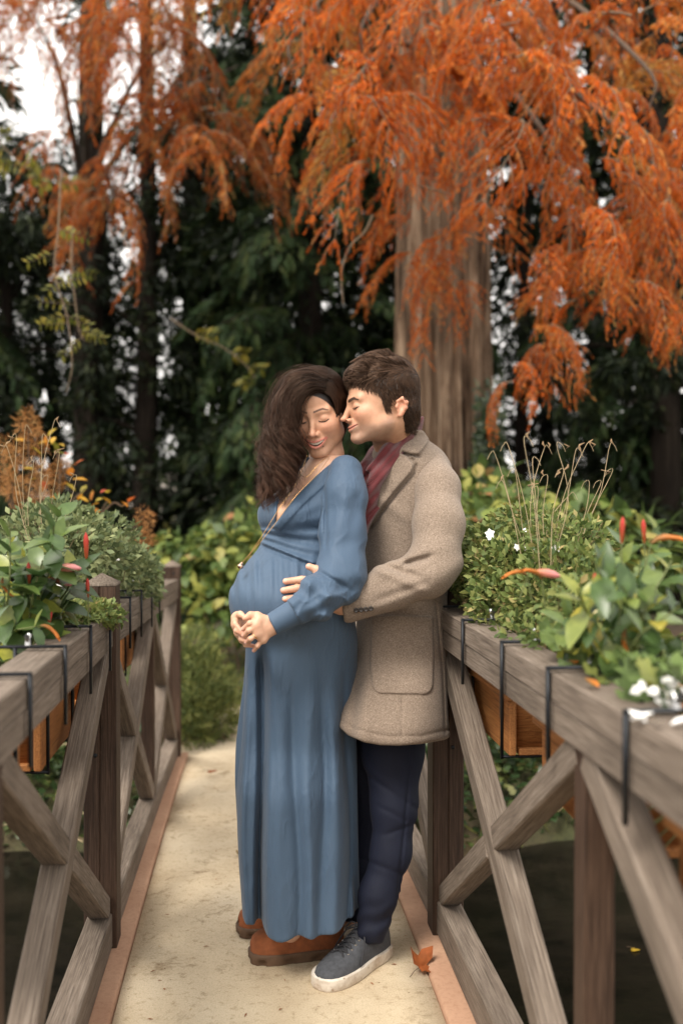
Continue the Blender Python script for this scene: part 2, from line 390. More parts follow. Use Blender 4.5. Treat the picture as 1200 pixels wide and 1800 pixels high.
# ------------------------------------------------------------------ planters hung outside the rails on iron brackets
def planter(s0, s1, side, label):
    l = LL-.148 if side < 0 else LR+.148
    root = empty('planter_box', B((s0+s1)/2, l, .63), label, 'planter', 'wooden planters hung on the railings')
    zt, zb = .905, .635; wt, wb = .105, .075
    f = .045                                           # ends slope inwards too
    for sd in (-1, 1):
        for k in range(2):                             # two boards per side
            za, zb_ = zb+(zt-zb)*k/2+.002, zb+(zt-zb)*(k+1)/2-.002
            def wat(z): return wb+(wt-wb)*(z-zb)/(zt-zb)
            zm = (za+zb_)/2
            e = f*(1-(zm-zb)/(zt-zb))
            beam('board', B(s0+e, l+sd*wat(zm), zm), B(s1-e, l+sd*wat(zm), zm), .018, zb_-za, M['box'], root, BR, .003)
    for s, sg in ((s0, 1), (s1, -1)):
        V = []
        for t_ in (0, .016):
            for z, w in ((zb, wb-.012), (zt, wt-.012)):
                e = f*(1-(z-zb)/(zt-zb))
                for sd in (-1, 1): V.append(tuple(B(s+sg*(e+.02+t_), l+sd*w, z)))
        Fq = np.array([(0, 1, 3, 2), (4, 6, 7, 5), (0, 4, 5, 1), (2, 3, 7, 6), (0, 2, 6, 4), (1, 5, 7, 3)])
        mobj('end_board', fast_mesh('end_board', V, Fq), M['box'], root)
    beam('base_board', B(s0+f, l, zb+.008), B(s1-f, l, zb+.008), 2*wb-.02, .016, M['box'], root, BR, .002)
    V = [tuple(B(s, l+d, zt-.035)) for s in (s0+.04, s1-.04) for d in (-wt+.014, wt-.014)]
    mobj('potting_soil', fast_mesh('potting_soil', V, np.array([(0, 1, 3, 2)])), M['soil'], root)
    rl = LL if side < 0 else LR; inn = rl+(-side)*.045
    for s in (s0+.09, s1-.09):
        # hook: down the inner face of the rail, across its top, down the outside and under the box
        out = l+side*(wb+.006)
        pts = [(inn, .70), (inn, .958), (l+side*.13, .958)]
        V, q, _ = [], [], 0
        parts = []
        def flat(a, b, w=.0048, tk=.0030):
            A, B_ = B(s, *a), B(s, *b); d = (B_-A).normalized(); A -= d*tk; B_ += d*tk
            n_ = BU.cross(d)
            Vv = [tuple(P_+BU*w*x+n_*tk*y) for P_ in (A, B_) for x, y in ((-1, -1), (1, -1), (1, 1), (-1, 1))]
            return np.array(Vv), np.array([(0, 1, 5, 4), (1, 2, 6, 5), (2, 3, 7, 6), (3, 0, 4, 7), (0, 3, 2, 1), (4, 5, 6, 7)]), np.zeros(8)
        parts += [flat((inn, .805), (inn, .958)), flat((inn, .9587), (l+side*.13, .9587)), flat((l-side*.095, .62), (l-side*.095, .955)), flat((l-side*.095, .622), (l+side*.09, .622))]
        Vm, Fm, _ = merge(parts)
        br = mobj('bracket', fast_mesh('bracket', Vm, Fm), M['iron'], root)
        # zinc wing nut on top
        parts = [tube([B(s, rl+side*.028, .962), B(s, rl+side*.028, .976)], [.007, .005], 8)]
        for d in (-1, 1): parts.append(tube([B(s, rl+side*.028, .967), B(s+d*.012, rl+side*.028, .981)], [.003, .006], 5))
        Vm, Fm, _ = merge(parts); mobj('wing_nut', fast_mesh('wing_nut', Vm, Fm), M['zinc'], br)
    return root
planter(2.26, 2.76, -1, 'cedar planter on the left rail in front of the near capped post')
planter(1.62, 2.12, -1, 'cedar planter on the left rail at the left edge of the picture')
planter(3.02, 3.52, -1, 'cedar planter on the left rail just beyond the near capped post')
planter(3.70, 4.20, -1, 'cedar planter farthest along the left rail')
planter(2.30, 2.80, 1, 'orange cedar planter on the right rail beside the man')
planter(1.60, 2.10, 1, 'cedar planter on the right rail over the vertical baluster')
planter(.92, 1.42, 1, 'cedar planter on the right rail nearest the right edge')
# ------------------------------------------------------------------ implicit modelling: grid, primitives, surface nets
def smin(a, b, k):
    if k <= 0: return np.minimum(a, b)
    h = np.maximum(k-np.abs(a-b), 0)/k
    return np.minimum(a, b)-h*h*k*.25
def smax(a, b, k): return -smin(-a, -b, k)
class Grid:
    def __init__(s, lo, hi, h):
        s.lo = np.asarray(lo, np.float32); s.h = h
        s.n = np.ceil((np.asarray(hi)-s.lo)/h).astype(int)+1
        s.ax = [(s.lo[k]+np.arange(s.n[k])*h).astype(np.float32) for k in range(3)]
        s.D = np.full(s.n, 1.0, np.float32)
    def block(s, lo, hi):
        a = np.clip(np.floor((np.asarray(lo)-s.lo)/s.h).astype(int), 0, s.n); b = np.clip(np.ceil((np.asarray(hi)-s.lo)/s.h).astype(int)+1, 0, s.n)
        sl = tuple(slice(x, y) for x, y in zip(a, b))
        return sl, s.ax[0][sl[0]][:, None, None], s.ax[1][sl[1]][None, :, None], s.ax[2][sl[2]][None, None, :]
    def put(s, fn, lo, hi, k=0.0, op='add'):
        sl, x, y, z = s.block(lo, hi)
        if s.D[sl].size == 0: return
        d = fn(x, y, z).astype(np.float32)
        s.D[sl] = smin(s.D[sl], d, k) if op == 'add' else smax(s.D[sl], -d, k)
    def ell(s, c, r, k=.01, R=None, op='add'):
        c = np.asarray(c, float); r = np.broadcast_to(np.asarray(r, float), (3,)); m = max(r)+3*k+.02
        def fn(x, y, z):
            X, Y, Z = x-c[0], y-c[1], z-c[2]
            if R is not None:
                A = np.asarray(R); X, Y, Z = [A[0, i]*X+A[1, i]*Y+A[2, i]*Z for i in range(3)]
            k0 = np.sqrt((X/r[0])**2+(Y/r[1])**2+(Z/r[2])**2)+1e-6; k1 = np.sqrt((X/r[0]**2)**2+(Y/r[1]**2)**2+(Z/r[2]**2)**2)+1e-6
            return k0*(k0-1)/k1
        s.put(fn, c-m, c+m, k, op)
    def cone(s, a, b, ra, rb, k=.01, op='add', flat=None):
        a = np.asarray(tuple(a), float); b = np.asarray(tuple(b), float); m = max(ra, rb)+3*k+.02; ab = b-a; L = ab@ab+1e-12
        def fn(x, y, z):
            t = np.clip(((x-a[0])*ab[0]+(y-a[1])*ab[1]+(z-a[2])*ab[2])/L, 0, 1)
            dx, dy, dz = x-a[0]-t*ab[0], y-a[1]-t*ab[1], z-a[2]-t*ab[2]
            if flat is not None:                       # squash along a direction
                f = flat[0]; q = (dx*f[0]+dy*f[1]+dz*f[2])*(flat[1]-1)
                dx, dy, dz = dx+f[0]*q, dy+f[1]*q, dz+f[2]*q
            return np.sqrt(dx*dx+dy*dy+dz*dz)-(ra+t*(rb-ra))
        s.put(fn, np.minimum(a, b)-m, np.maximum(a, b)+m, k, op)
    def chain(s, pts, rad, k=.01, op='add', kin=None):
        for i in range(len(pts)-1): s.cone(pts[i], pts[i+1], rad[i], rad[i+1], k, op)
    def mesh(s):
        D = s.D; h = s.h; ins = D < 0
        c = np.zeros(tuple(np.array(D.shape)-1), np.int8)
        for dx in (0, 1):
            for dy in (0, 1):
                for dz in (0, 1): c += ins[dx:D.shape[0]-1+dx, dy:D.shape[1]-1+dy, dz:D.shape[2]-1+dz]
        act = (c > 0) & (c < 8); idx = np.argwhere(act)
        imap = np.full(c.shape, -1, np.int32); imap[act] = np.arange(len(idx))
        cor = np.array([(a, b, d) for a in (0, 1) for b in (0, 1) for d in (0, 1)])
        val = np.stack([D[idx[:, 0]+o[0], idx[:, 1]+o[1], idx[:, 2]+o[2]] for o in cor], 1)
        acc = np.zeros((len(idx), 3)); cnt = np.zeros(len(idx))
        for a in range(8):
            for b in range(a+1, 8):
                if np.abs(cor[a]-cor[b]).sum() != 1: continue
                m = (val[:, a] < 0) != (val[:, b] < 0); va, vb = val[m, a], val[m, b]
                t = (va/(va-vb))[:, None]; acc[m] += cor[a]+t*(cor[b]-cor[a]); cnt[m] += 1
        V = s.lo+(idx+acc/cnt[:, None])*h
        Q = []
        for ax in range(3):
            o1, o2 = [k for k in range(3) if k != ax]
            sl0 = [slice(1, -1)]*3; sl1 = [slice(1, -1)]*3
            sl0[ax] = slice(0, -1); sl1[ax] = slice(1, None)
            A = ins[tuple(sl0)]; Bq = ins[tuple(sl1)]
            e = np.argwhere(A != Bq); sg = A[tuple(e.T)]
            e2 = e.copy(); e2[:, o1] += 1; e2[:, o2] += 1
            def cell(d1, d2):
                f = e2.copy(); f[:, o1] += d1; f[:, o2] += d2; return imap[tuple(f.T)]
            qd = np.stack([cell(-1, -1), cell(0, -1), cell(0, 0), cell(-1, 0)], 1)
            if ax == 1: sg = ~sg
            qd[~sg] = qd[~sg][:, ::-1]
            Q.append(qd)
        Q = np.concatenate(Q); Q = Q[(Q >= 0).all(1)]
        return V, Q
def table(rows):
    """rows (py, left px, right px, Yc, ry) -> functions of world z: cx, rx, cy, ry"""
    R_ = np.array(rows, float); Yc = R_[:, 3]
    z = CH+(880-R_[:, 0])/F*Yc; cx = ((R_[:, 1]+R_[:, 2])/2-600)/F*Yc; rx = (R_[:, 2]-R_[:, 1])/2/F*Yc
    o = np.argsort(z); z = z[o]
    def smoothed(v):
        zz = np.linspace(z[0], z[-1], 300); vv = np.interp(zz, z, v[o])
        kk = np.hanning(19); kk /= kk.sum(); vp = np.pad(vv, 9, mode='edge'); vv = np.convolve(vp, kk, 'valid')
        return lambda q: np.interp(q, zz, vv)
    return smoothed(cx), smoothed(rx), smoothed(Yc), smoothed(R_[:, 4]), z[0], z[-1]
def loft_fn(tb, fold=None, zlo=None, zhi=None, off=0.0, p=2.0):
    fx, frx, fy, fry, z0, z1 = tb; zlo = z0 if zlo is None else zlo; zhi = z1 if zhi is None else zhi
    def fn(x, y, z):
        cx, rx, cy, ry = [f(z.ravel())[None, None, :].astype(np.float32) for f in (fx, frx, fy, fry)]
        u, v = (x-cx)/(rx+off), (y-cy)/(ry+off)
        q = np.sqrt(u*u+v*v)+1e-6 if p == 2 else (np.abs(u)**p+np.abs(v)**p)**(1/p)+1e-6
        # distance estimate along the ellipse normal
        g = np.sqrt((u/(rx+off))**2+(v/(ry+off))**2)+1e-6
        d = (q-1)*q/g
        if fold is not None: d = d-fold(x, y, z)
        return smax(d, np.maximum(zlo-z, z-zhi), .012)
    return fn
def PX(x, y): return 600+x/y*F
def PY(z, y): return 880-(z-CH)/y*F
def poly_sd(px, py, poly):
    """signed distance (negative inside) to a polygon in photo pixels"""
    P = np.asarray(poly, np.float32); d = np.full(np.broadcast(px, py).shape, 1e9, np.float32); ins = np.zeros(d.shape, bool)
    for i in range(len(P)):
        a, b = P[i], P[i-1]; ex, ey = b-a; wx, wy = px-a[0], py-a[1]
        t = np.clip((wx*ex+wy*ey)/(ex*ex+ey*ey), 0, 1)
        d = np.minimum(d, (wx-ex*t)**2+(wy-ey*t)**2)
        c1 = (py >= a[1]) != (py >= b[1])
        with np.errstate(divide='ignore', invalid='ignore'):
            xi = a[0]+(py-a[1])*(b[0]-a[0])/(b[1]-a[1] if b[1] != a[1] else 1e9)
        ins ^= c1 & (px < xi)
    d = np.sqrt(d); return np.where(ins, -d, d)
def gauss(x, w): return np.exp(-(x/w)**2)
def vcols(fn, V): return np.clip(fn(V), 0, 1)
def push_out(P, g, dmin, dmax=None):
    """move strand points that sit inside (or too far off) a grid's surface onto it"""
    sh = P.shape; p = P.reshape(-1, 3).copy(); gx = np.stack(np.gradient(g.D, g.h), -1)
    for _ in range(3):
        f = (p-g.lo)/g.h; i = np.round(f).astype(int); ok = ((i >= 1) & (i < g.n-1)).all(1); i = np.clip(i, 0, g.n-1)
        gr = gx[tuple(i.T)]; d = g.D[tuple(i.T)]+((f-i)*g.h*gr).sum(1); n_ = unit(gr)
        mv = np.where(d < dmin, dmin-d, 0)
        if dmax is not None: mv = np.where((d > dmax) & (d < .08), dmax-d, mv)
        p += n_*(mv*ok)[:, None]
    return p.reshape(sh)
def strands(P, rad, name, m, parent, tip=.25, kind=None, rnd=None):
    """P (N,m,3) strands -> one mesh of three-sided tapering hairs"""
    N, m_, _ = P.shape; T = unit(np.gradient(P, axis=1)); ref = unit(rng.normal(size=(N, 1, 3)))
    A = unit(np.cross(T, ref)); Bv = np.cross(T, A); r = np.broadcast_to(np.asarray(rad), (N,))[:, None]*np.linspace(1, tip, m_)[None]
    V = np.stack([P+r[..., None]*(math.cos(a)*A+math.sin(a)*Bv) for a in (0, 2.094, 4.189)], 2).reshape(-1, 3)
    n_, i, j = np.meshgrid(np.arange(N), np.arange(m_-1), np.arange(3), indexing='ij')
    b = n_*m_*3; q = np.stack([b+i*3+j, b+i*3+(j+1) % 3, b+(i+1)*3+(j+1) % 3, b+(i+1)*3+j], -1).reshape(-1, 4)
    return mobj(name, fast_mesh(name, V, q, attrs={'rnd': np.repeat(rng.random(N) if rnd is None else rnd, m_*3), 'tip': np.tile(np.repeat(np.linspace(0, 1, m_), 3), N)}, smooth=True), m, parent, kind)

# ------------------------------------------------------------------ a head in its own frame: x right of the person, y forward, z up, eyes at z = 0
def head_grid(male, neck_pts, neck_r, vox, extra=None):
    g = Grid((-.115, -.125, -.30 if not male else -.22), (.115, .135, .135), vox)
    g.ell((0, -.008, .03), (.073, .093, .082), 0)
    g.ell((0, .020, -.03), (.0635 if not male else .062, .066, .085), .02)
    for s in (-1, 1):
        jw = .050 if male else .044
        g.cone((s*jw, .004, -.066), (s*.013, .070 if male else .069, -.101), .017, .0155, .022)
        g.ell((s*.036, .054 if male else .056, -.026), .0225 if male else .0285, .02)
        g.cone((s*.008, .079, .0145 if male else .0165), (s*.042, .066, .0165 if male else .0185), .0105 if male else .008, .009, .012)
    g.ell((0, .074, -.098), (.017, .0155, .0145), .014)
    for s in (-1, 1): g.ell((s*.034, .030, -.058), (.017 if male else .020, .026, .026), .025)
    for s in (-1, 1):
        g.ell((s*.031, .101, -.003), (.020, .020, .0165), .012, op='cut')
    for s in (-1, 1):
        g.ell((s*.031, .0715, -.004), (.0145, .0125, .0125), .004)
        g.cone((s*.020, .0835, -.0085), (s*.044, .0740, -.0075), .0016, .0016, .003)
    # nose
    if male:
        g.cone((0, .083, .008), (0, .1005, -.030), .0078, .0082, .009); g.ell((0, .1065, -.0375), (.0085, .0095, .0075), .006)
    else:
        g.cone((0, .082, .006), (0, .098, -.033), .0072, .008, .009); g.ell((0, .1035, -.039), .0090, .006)
    for s in (-1, 1):
        g.ell((s*.0118, .0925, -.043), (.0065, .0085, .0065), .005)
        g.ell((s*.0058, .100, -.0487), (.0028, .004, .0028), .002, op='cut')
    g.ell((0, .0785 if male else .081, -.066), (.026, .014, .022), .012)          # muzzle
    xs = np.linspace(-1, 1, 9)
    if male:                                                    # closed lips, a light smile
        up = [(x*.027, .0925-.017*x*x, -.0655+.0075*x*x) for x in xs]
        g.chain(up, [.0012+.0022*(1-x*x) for x in xs], .004)
        lo = [(x*.024, .0905-.016*x*x, -.0745+.0115*x*x) for x in xs]
        g.chain(lo, [.0012+.0032*(1-x*x) for x in xs], .005)
        g.chain([(x*.029, .0955-.018*x*x, -.0697+.0105*x*x) for x in xs], [.0012]*9, .002, op='cut')
    else:                                                       # open laughing smile
        up = [(x*.0300, .0955-.022*x*x, -.0638+.0048*x*x) for x in xs]
        g.chain(up, [.0018+.0022*(1-x*x) for x in xs], .004)
        lo = [(x*.0285, .0930-.020*x*x, -.0803+.0200*x*x) for x in xs]
        g.chain(lo, [.0018+.0034*(1-x*x) for x in xs], .005)
        def mouth(x, y, z):
            t = np.clip(x/.0285, -1.2, 1.2)**2
            zu = -.0658+.0056*t; zl = -.0770+.0165*t
            return np.maximum(np.maximum(zl-z, z-zu), np.maximum(np.abs(x)-.0285, .070-y))+0*x
        g.put(mouth, (-.04, .066, -.10), (.04, .12, -.05), .0015, 'cut')
        for s in (-1, 1):                                       # smile folds
            g.chain([(s*.018, .0955, -.043), (s*.030, .0885, -.054), (s*.035, .080, -.068)], [.0016, .0018, .0010], .006, op='cut')
    # ears (the woman's are under her hair)
    for s in (-1, 1) if male else ():
        oy, oz, es = (-.020, -.010, .84) if male else (0, 0, 1)
        def E(p): return (p[0], -.012+(p[1]+.012)*es+oy, -.010+(p[2]+.010)*es+oz)
        c = np.array(E((s*.0735, -.012, -.012))); e1 = (s*.0800, -.020, .018); e2 = (s*.0830, -.030, .004); e3 = (s*.080, -.026, -.016); e4 = (s*.0735, -.010, -.040); e0 = (s*.0735, -.004, .012)
        g.chain([E(q_) for q_ in (e0, e1, e2, e3, e4)], [.0035, .0048, .0048, .0045, .0065], .006)
        g.ell(c, (.006, .015*es, .025*es), .006)
        g.ell(E((s*.0815, -.010, -.006)), (.006, .0085*es, .014*es), .004, op='cut')
        g.ell(E((s*.076, .000, -.008)), (.004, .004, .006), .004)
    g.chain(neck_pts, neck_r, .025 if male else .012)
    if extra: extra(g)
    return g
def head_frame(fwd, roll=0):
    y = Vector(fwd).normalized(); z = Vector((0, 0, 1)); x = y.cross(z).normalized(); z = x.cross(y)
    R = Matrix((x, y, z)).transposed()
    return R @ Matrix.Rotation(roll, 3, 'Y')
def seg_d(x, z, pts):
    d = np.full(x.shape, 9.0)
    for (a, b) in zip(pts[:-1], pts[1:]):
        a, b = np.array(a), np.array(b); e = b-a; t = np.clip(((x-a[0])*e[0]+(z-a[1])*e[1])/(e@e), 0, 1)
        d = np.minimum(d, np.hypot(x-a[0]-t*e[0], z-a[1]-t*e[1]))
    return d
def face_cols(V, male):
    x, y, z = V.T; ax = np.abs(x)
    base = np.array((.53, .30, .192) if male else (.58, .33, .215))
    c = np.tile(base, (len(V), 1))
    def blend(w, col): 
        nonlocal c
        c = c*(1-w[:, None])+np.asarray(col)*w[:, None]
    front = (y > .03)
    blend(.35*gauss(np.hypot(ax-.040, z+.030), .022)*front, (.62, .26, .18))         # cheeks
    blend(.30*gauss(np.hypot(x, z+.042), .014)*(y > .09), (.60, .26, .18))            # nose tip
    blend(.45*np.clip((np.abs(x)-.072)/.006, 0, 1)*(y < .02)*(z < .03)*(z > -.05), (.62, .24, .16))   # ears
    if male:
        st = smooth01(.004, -.022, z-np.interp(y, [-.02, .03, .09], [-.030, -.058, -.046]))*smooth01(-.025, .0, y)*smooth01(-.14, -.115, z)
        blend(.55*st, (.20, .14, .11))
        lip = np.minimum(seg_d(x, z, [(-.025, -.0595), (-.012, -.0645), (0, -.0655), (.012, -.0645), (.025, -.0595)]), seg_d(x, z, [(-.021, -.066), (0, -.0750), (.021, -.066)]))
        blend(.8*smooth01(.0045, .0026, lip)*(y > .074), (.46, .18, .135))
        blend(.9*smooth01(.0018, .0006, seg_d(x, z, [(-.029, -.0592), (-.014, -.067), (0, -.0697), (.014, -.067), (.029, -.0592)]))*(y > .07), (.12, .035, .025))
    else:
        lip = np.minimum(seg_d(x, z, [(-.030, -.0592), (-.015, -.0627), (0, -.0640), (.015, -.0627), (.030, -.0592)]), seg_d(x, z, [(-.028, -.0605), (-.015, -.0750), (0, -.0803), (.015, -.0750), (.028, -.0605)]))
        blend(.85*smooth01(.0052, .0034, lip)*(y > .072), (.52, .17, .135))
        inm = (y < .0895-.9*ax**1.6)*(np.abs(x) < .021)*(z < -.058)*(z > -.083)*(y > .06)
        blend(.95*inm*(lip > .002), (.10, .02, .018))
    # lids: dark lashes on the closed lower rim, darker lid skin
    lid = gauss(np.hypot((ax-.031)/1.4, z+.001), .010)*(y > .06)
    blend(.35*lid, (.40, .20, .13))
    lash = seg_d(ax, z, [(.0185, -.0075), (.025, -.0108), (.032, -.0118), (.039, -.0105), (.046, -.0065)])
    blend(.97*smooth01(.0022, .0011, lash)*(y > .05), (.018, .012, .010))
    fk = np.sin(x*2100)*np.sin(z*1900+x*700)*np.sin(y*1700+z*400); blend(.22*smooth01(.55, .8, fk)*gauss(np.hypot(ax-.026, z+.028), .024)*(y > .05), (.30, .14, .085))
    bh = .0150 if male else .0215
    brow = seg_d(ax, z, [(.011, bh-.0015), (.022, bh+.0015), (.034, bh+.0035), (.047, bh-.002)])
    th = (.0042 if male else .0028)*(1-.45*smooth01(.03, .048, ax))
    blend((.93 if male else .88)*smooth01(th+.0008, th-.0010, brow)*(y > .04), (.028, .018, .013) if male else (.045, .025, .018))
    return c

t = NT('skin'); a = t.attr('col'); n1 = t.noise(t.coords(), 260, 3); n2 = t.noise(t.coords(), 45, 4)
c = t.mix(1.0, a.outputs['Color'], t.ramp(n2, [(.3, (.86, .80, .77)), (.7, (1.09, 1.08, 1.07))]), 'MULTIPLY')
t.color(c); t.set(Roughness=.48); t.b.inputs['Specular IOR Level'].default_value = .4
t.b.inputs['Subsurface Weight'].default_value = .12; t.b.inputs['Subsurface Radius'].default_value = (1, .35, .2); t.b.inputs['Subsurface Scale'].default_value = .006
t.bump(t.mix(.5, n1, t.noise(t.coords(), 700, 2)), .28, .0015); M['skin'] = t.m
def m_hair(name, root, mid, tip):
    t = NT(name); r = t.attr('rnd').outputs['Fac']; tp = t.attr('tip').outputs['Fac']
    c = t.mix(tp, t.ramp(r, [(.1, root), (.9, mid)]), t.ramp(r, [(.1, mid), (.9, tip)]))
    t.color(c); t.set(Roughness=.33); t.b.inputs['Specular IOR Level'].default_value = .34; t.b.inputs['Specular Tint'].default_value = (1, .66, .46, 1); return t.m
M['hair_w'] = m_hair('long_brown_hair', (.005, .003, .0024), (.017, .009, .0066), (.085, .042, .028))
M['hair_m'] = m_hair('short_brown_hair', (.014, .0080, .0055), (.046, .026, .0175), (.115, .068, .045))
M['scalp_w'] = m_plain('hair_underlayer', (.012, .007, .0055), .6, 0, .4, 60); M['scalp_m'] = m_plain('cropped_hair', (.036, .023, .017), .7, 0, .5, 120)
# ------------------------------------------------------------------ cloth materials
def m_dress():
    t = NT('dusty_blue_viscose'); co = t.coords()
    n1 = t.noise(co, 3.0, 3); c = t.ramp(n1, [(.3, (.046, .079, .129)), (.7, (.061, .100, .155))])
    t.color(c); t.set(Roughness=.62); t.b.inputs['Specular IOR Level'].default_value = .3
    t.b.inputs['Sheen Weight'].default_value = .08; t.b.inputs['Sheen Roughness'].default_value = .5
    def ridge(vec, sc, w):
        n_ = t.noise(vec, sc, 2, .5, .15); a_ = t.n('ShaderNodeMath', operation='SUBTRACT'); a_.inputs[1].default_value = .5; t.l(n_, a_.inputs[0])
        b_ = t.n('ShaderNodeMath', operation='ABSOLUTE'); t.l(a_.outputs[0], b_.inputs[0])
        return t.ramp(b_.outputs[0], [(0, (1, 1, 1)), (w, (0, 0, 0))])
    cre = t.mix(1.0, ridge(t.coords((1.3, 1.3, .32)), 11, .09), t.ramp(t.noise(co, 5.0, 2), [(.42, (0, 0, 0)), (.60, (1, 1, 1))]), 'MULTIPLY')
    cre2 = t.mix(1.0, ridge(t.coords((1.4, 1.0, .45)), 22, .10), t.ramp(t.noise(co, 6.7, 2), [(.42, (0, 0, 0)), (.60, (1, 1, 1))]), 'MULTIPLY')
    crease = t.mix(.5, cre, cre2)
    fine = t.noise(t.coords((1, 1, .16)), 42, 3, .6)
    b1 = t.bump(t.mix(.35, fine, t.noise(co, 500, 2)), .42, .004)
    b2 = t.n('ShaderNodeBump'); b2.inputs['Strength'].default_value = .5; b2.inputs['Distance'].default_value = .005
    t.l(crease, b2.inputs['Height']); t.l(b1.outputs[0], b2.inputs['Normal']); t.l(b2.outputs[0], t.b.inputs['Normal'])
    return t.m
def m_wool():
    t = NT('oatmeal_wool'); co = t.coords()
    n1 = t.noise(co, 420, 3, .7); n2 = t.noise(co, 260, 4, .7); n3 = t.noise(co, 3, 3)
    c = t.ramp(n2, [(.3, (.150, .112, .085)), (.5, (.222, .172, .134)), (.7, (.31, .246, .196))])
    c = t.mix(.85, c, t.ramp(n1, [(.28, (.50, .46, .42)), (.5, (1, 1, 1)), (.78, (1.4, 1.36, 1.3))]), 'MULTIPLY')
    c = t.mix(.6, c, t.ramp(n3, [(.3, (.86, .85, .84)), (.7, (1.08, 1.07, 1.06))]), 'MULTIPLY')
    t.color(c); t.set(Roughness=.95); t.b.inputs['Specular IOR Level'].default_value = .1
    t.b.inputs['Sheen Weight'].default_value = .12; t.b.inputs['Sheen Roughness'].default_value = .6
    t.bump(t.mix(.5, n1, n2), .35, .003); return t.m
def m_scarf():
    t = NT('red_herringbone_knit')
    w = t.n('ShaderNodeTexWave'); w.inputs['Scale'].default_value = 150; w.inputs['Distortion'].default_value = 1.2; w.inputs['Detail'].default_value = 1
    w.bands_direction = 'DIAGONAL'; t.l(t.coords((1, 1, 1)), w.inputs['Vector'])
    c = t.ramp(w.outputs['Fac'], [(.25, (.022, .004, .007)), (.6, (.15, .008, .013)), (.85, (.20, .022, .024))])
    t.color(c); t.set(Roughness=.9); t.b.inputs['Sheen Weight'].default_value = .3; t.bump(w.outputs['Fac'], .5, .003); return t.m
def m_navy():
    t = NT('navy_chino'); co = t.coords(); n1 = t.noise(co, 5, 4); n2 = t.noise(t.coords((1, 1, .4)), 26, 4)
    t.color(t.ramp(n1, [(.3, (.004, .0055, .014)), (.7, (.008, .0105, .024))])); t.set(Roughness=.75)
    t.b.inputs['Specular IOR Level'].default_value = .25; t.bump(n2, .35, .006); return t.m
M['dress'] = m_dress(); M['wool'] = m_wool(); M['scarf'] = m_scarf(); M['navy'] = m_navy()
M['suede'] = m_plain('rust_suede', (.21, .065, .022), .95, 0, .3, 40); M['lug'] = m_plain('brown_rubber', (.10, .055, .030), .8)
M['canvas'] = m_plain('charcoal_canvas', (.055, .058, .066), .9, 0, .25, 90); M['lace'] = m_plain('black_lace', (.022, .022, .026), .8)
t = NT('off_white_rubber'); n1 = t.noise(t.coords(), 12, 4, .7); n2 = t.noise(t.coords(), 60, 3)
c = t.mix(.8, t.ramp(n1, [(.33, (.42, .33, .25)), (.5, (.66, .60, .52))]), t.ramp(n2, [(.28, (.4, .3, .2)), (.36, (1, 1, 1))]), 'MULTIPLY')
t.color(c); t.set(Roughness=.6); M['rubber'] = t.m
M['gold'] = m_plain('gold', (.85, .50, .20), .22, 1.0, .05); M['rose'] = m_plain('rose_gold', (.80, .55, .42), .12, 1.0, .05)
M['button'] = m_plain('dark_horn', (.022, .016, .013), .35); M['tooth'] = m_plain('tooth', (.78, .72, .62), .3, 0, .04)

def to_world(V, c, R): return V @ np.array(R).T+np.array(c)
def to_local(p, c, R): return tuple(np.array(R).T @ (np.array(tuple(p))-np.array(c))/.93)

# ================================================================== the woman
woman = empty('person', (-.11, 2.72, .0), 'pregnant woman in a long dusty blue dress with long wavy dark hair, eyes lowered, smiling', 'person')
W_ROLL = 4
WT = table([  # photo row, left and right outline, depth, half depth
 (790, 548, 612, 2.735, .055), (815, 530, 622, 2.735, .072), (835, 512, 626, 2.735, .085), (870, 482, 626, 2.725, .105), (905, 462, 622, 2.72, .112), (938, 465, 616, 2.725, .104),
 (962, 457, 612, 2.72, .112), (1000, 423, 612, 2.70, .140), (1040, 402, 616, 2.685, .160), (1078, 404, 622, 2.685, .158), (1125, 432, 629, 2.71, .138),
 (1200, 430, 626, 2.735, .142), (1300, 421, 620, 2.74, .146), (1380, 415, 622, 2.71, .158), (1500, 422, 624, 2.71, .166), (1600, 431, 627, 2.71, .170), (1690, 436, 630, 2.71, .172)])
WS = .95; _p, _y = math.radians(21), math.radians(14)
w_f = (-math.sin(_y)*math.cos(_p), -math.cos(_y)*math.cos(_p), -math.sin(_p)); w_R = head_frame(w_f, math.radians(W_ROLL)); w_c = W(549, 740, 2.640) - (w_R @ Vector((0, .082, -.006)))*WS
NB = W(572, 822, 2.735)
def w_extra(g):
    for p, r in ((W(545, 850, 2.69), (.085, .07, .05)),):
        pass
hg = head_grid(False, [(0, -.020, -.06), to_local(W(574, 800, 2.735), w_c, w_R), to_local(NB, w_c, w_R)], [.047, .048, .060], .0019)
hV, hQ = hg.mesh(); hC = face_cols(hV, False)
x, y, z = hV.T
fe = (x/.0625)**2+((z+.022)/.086)**2
scalp = np.where((fe > 1) & (z > -.01), 1.0, 0)*smooth01(.98, 1.04, fe)
scalp = np.maximum(scalp, ((y < -.005) & (z > -.07))*1.0)
partl = smooth01(.0024, .0010, np.abs(x+.020))*(z > .05)*(y > -.01)
hC = hC*(1-scalp[:, None])+np.array((.014, .0085, .007))*scalp[:, None]
body_parts = [(to_world(hV*WS, w_c, w_R), hQ, hC)]
skin_w = np.array((.58, .35, .24))
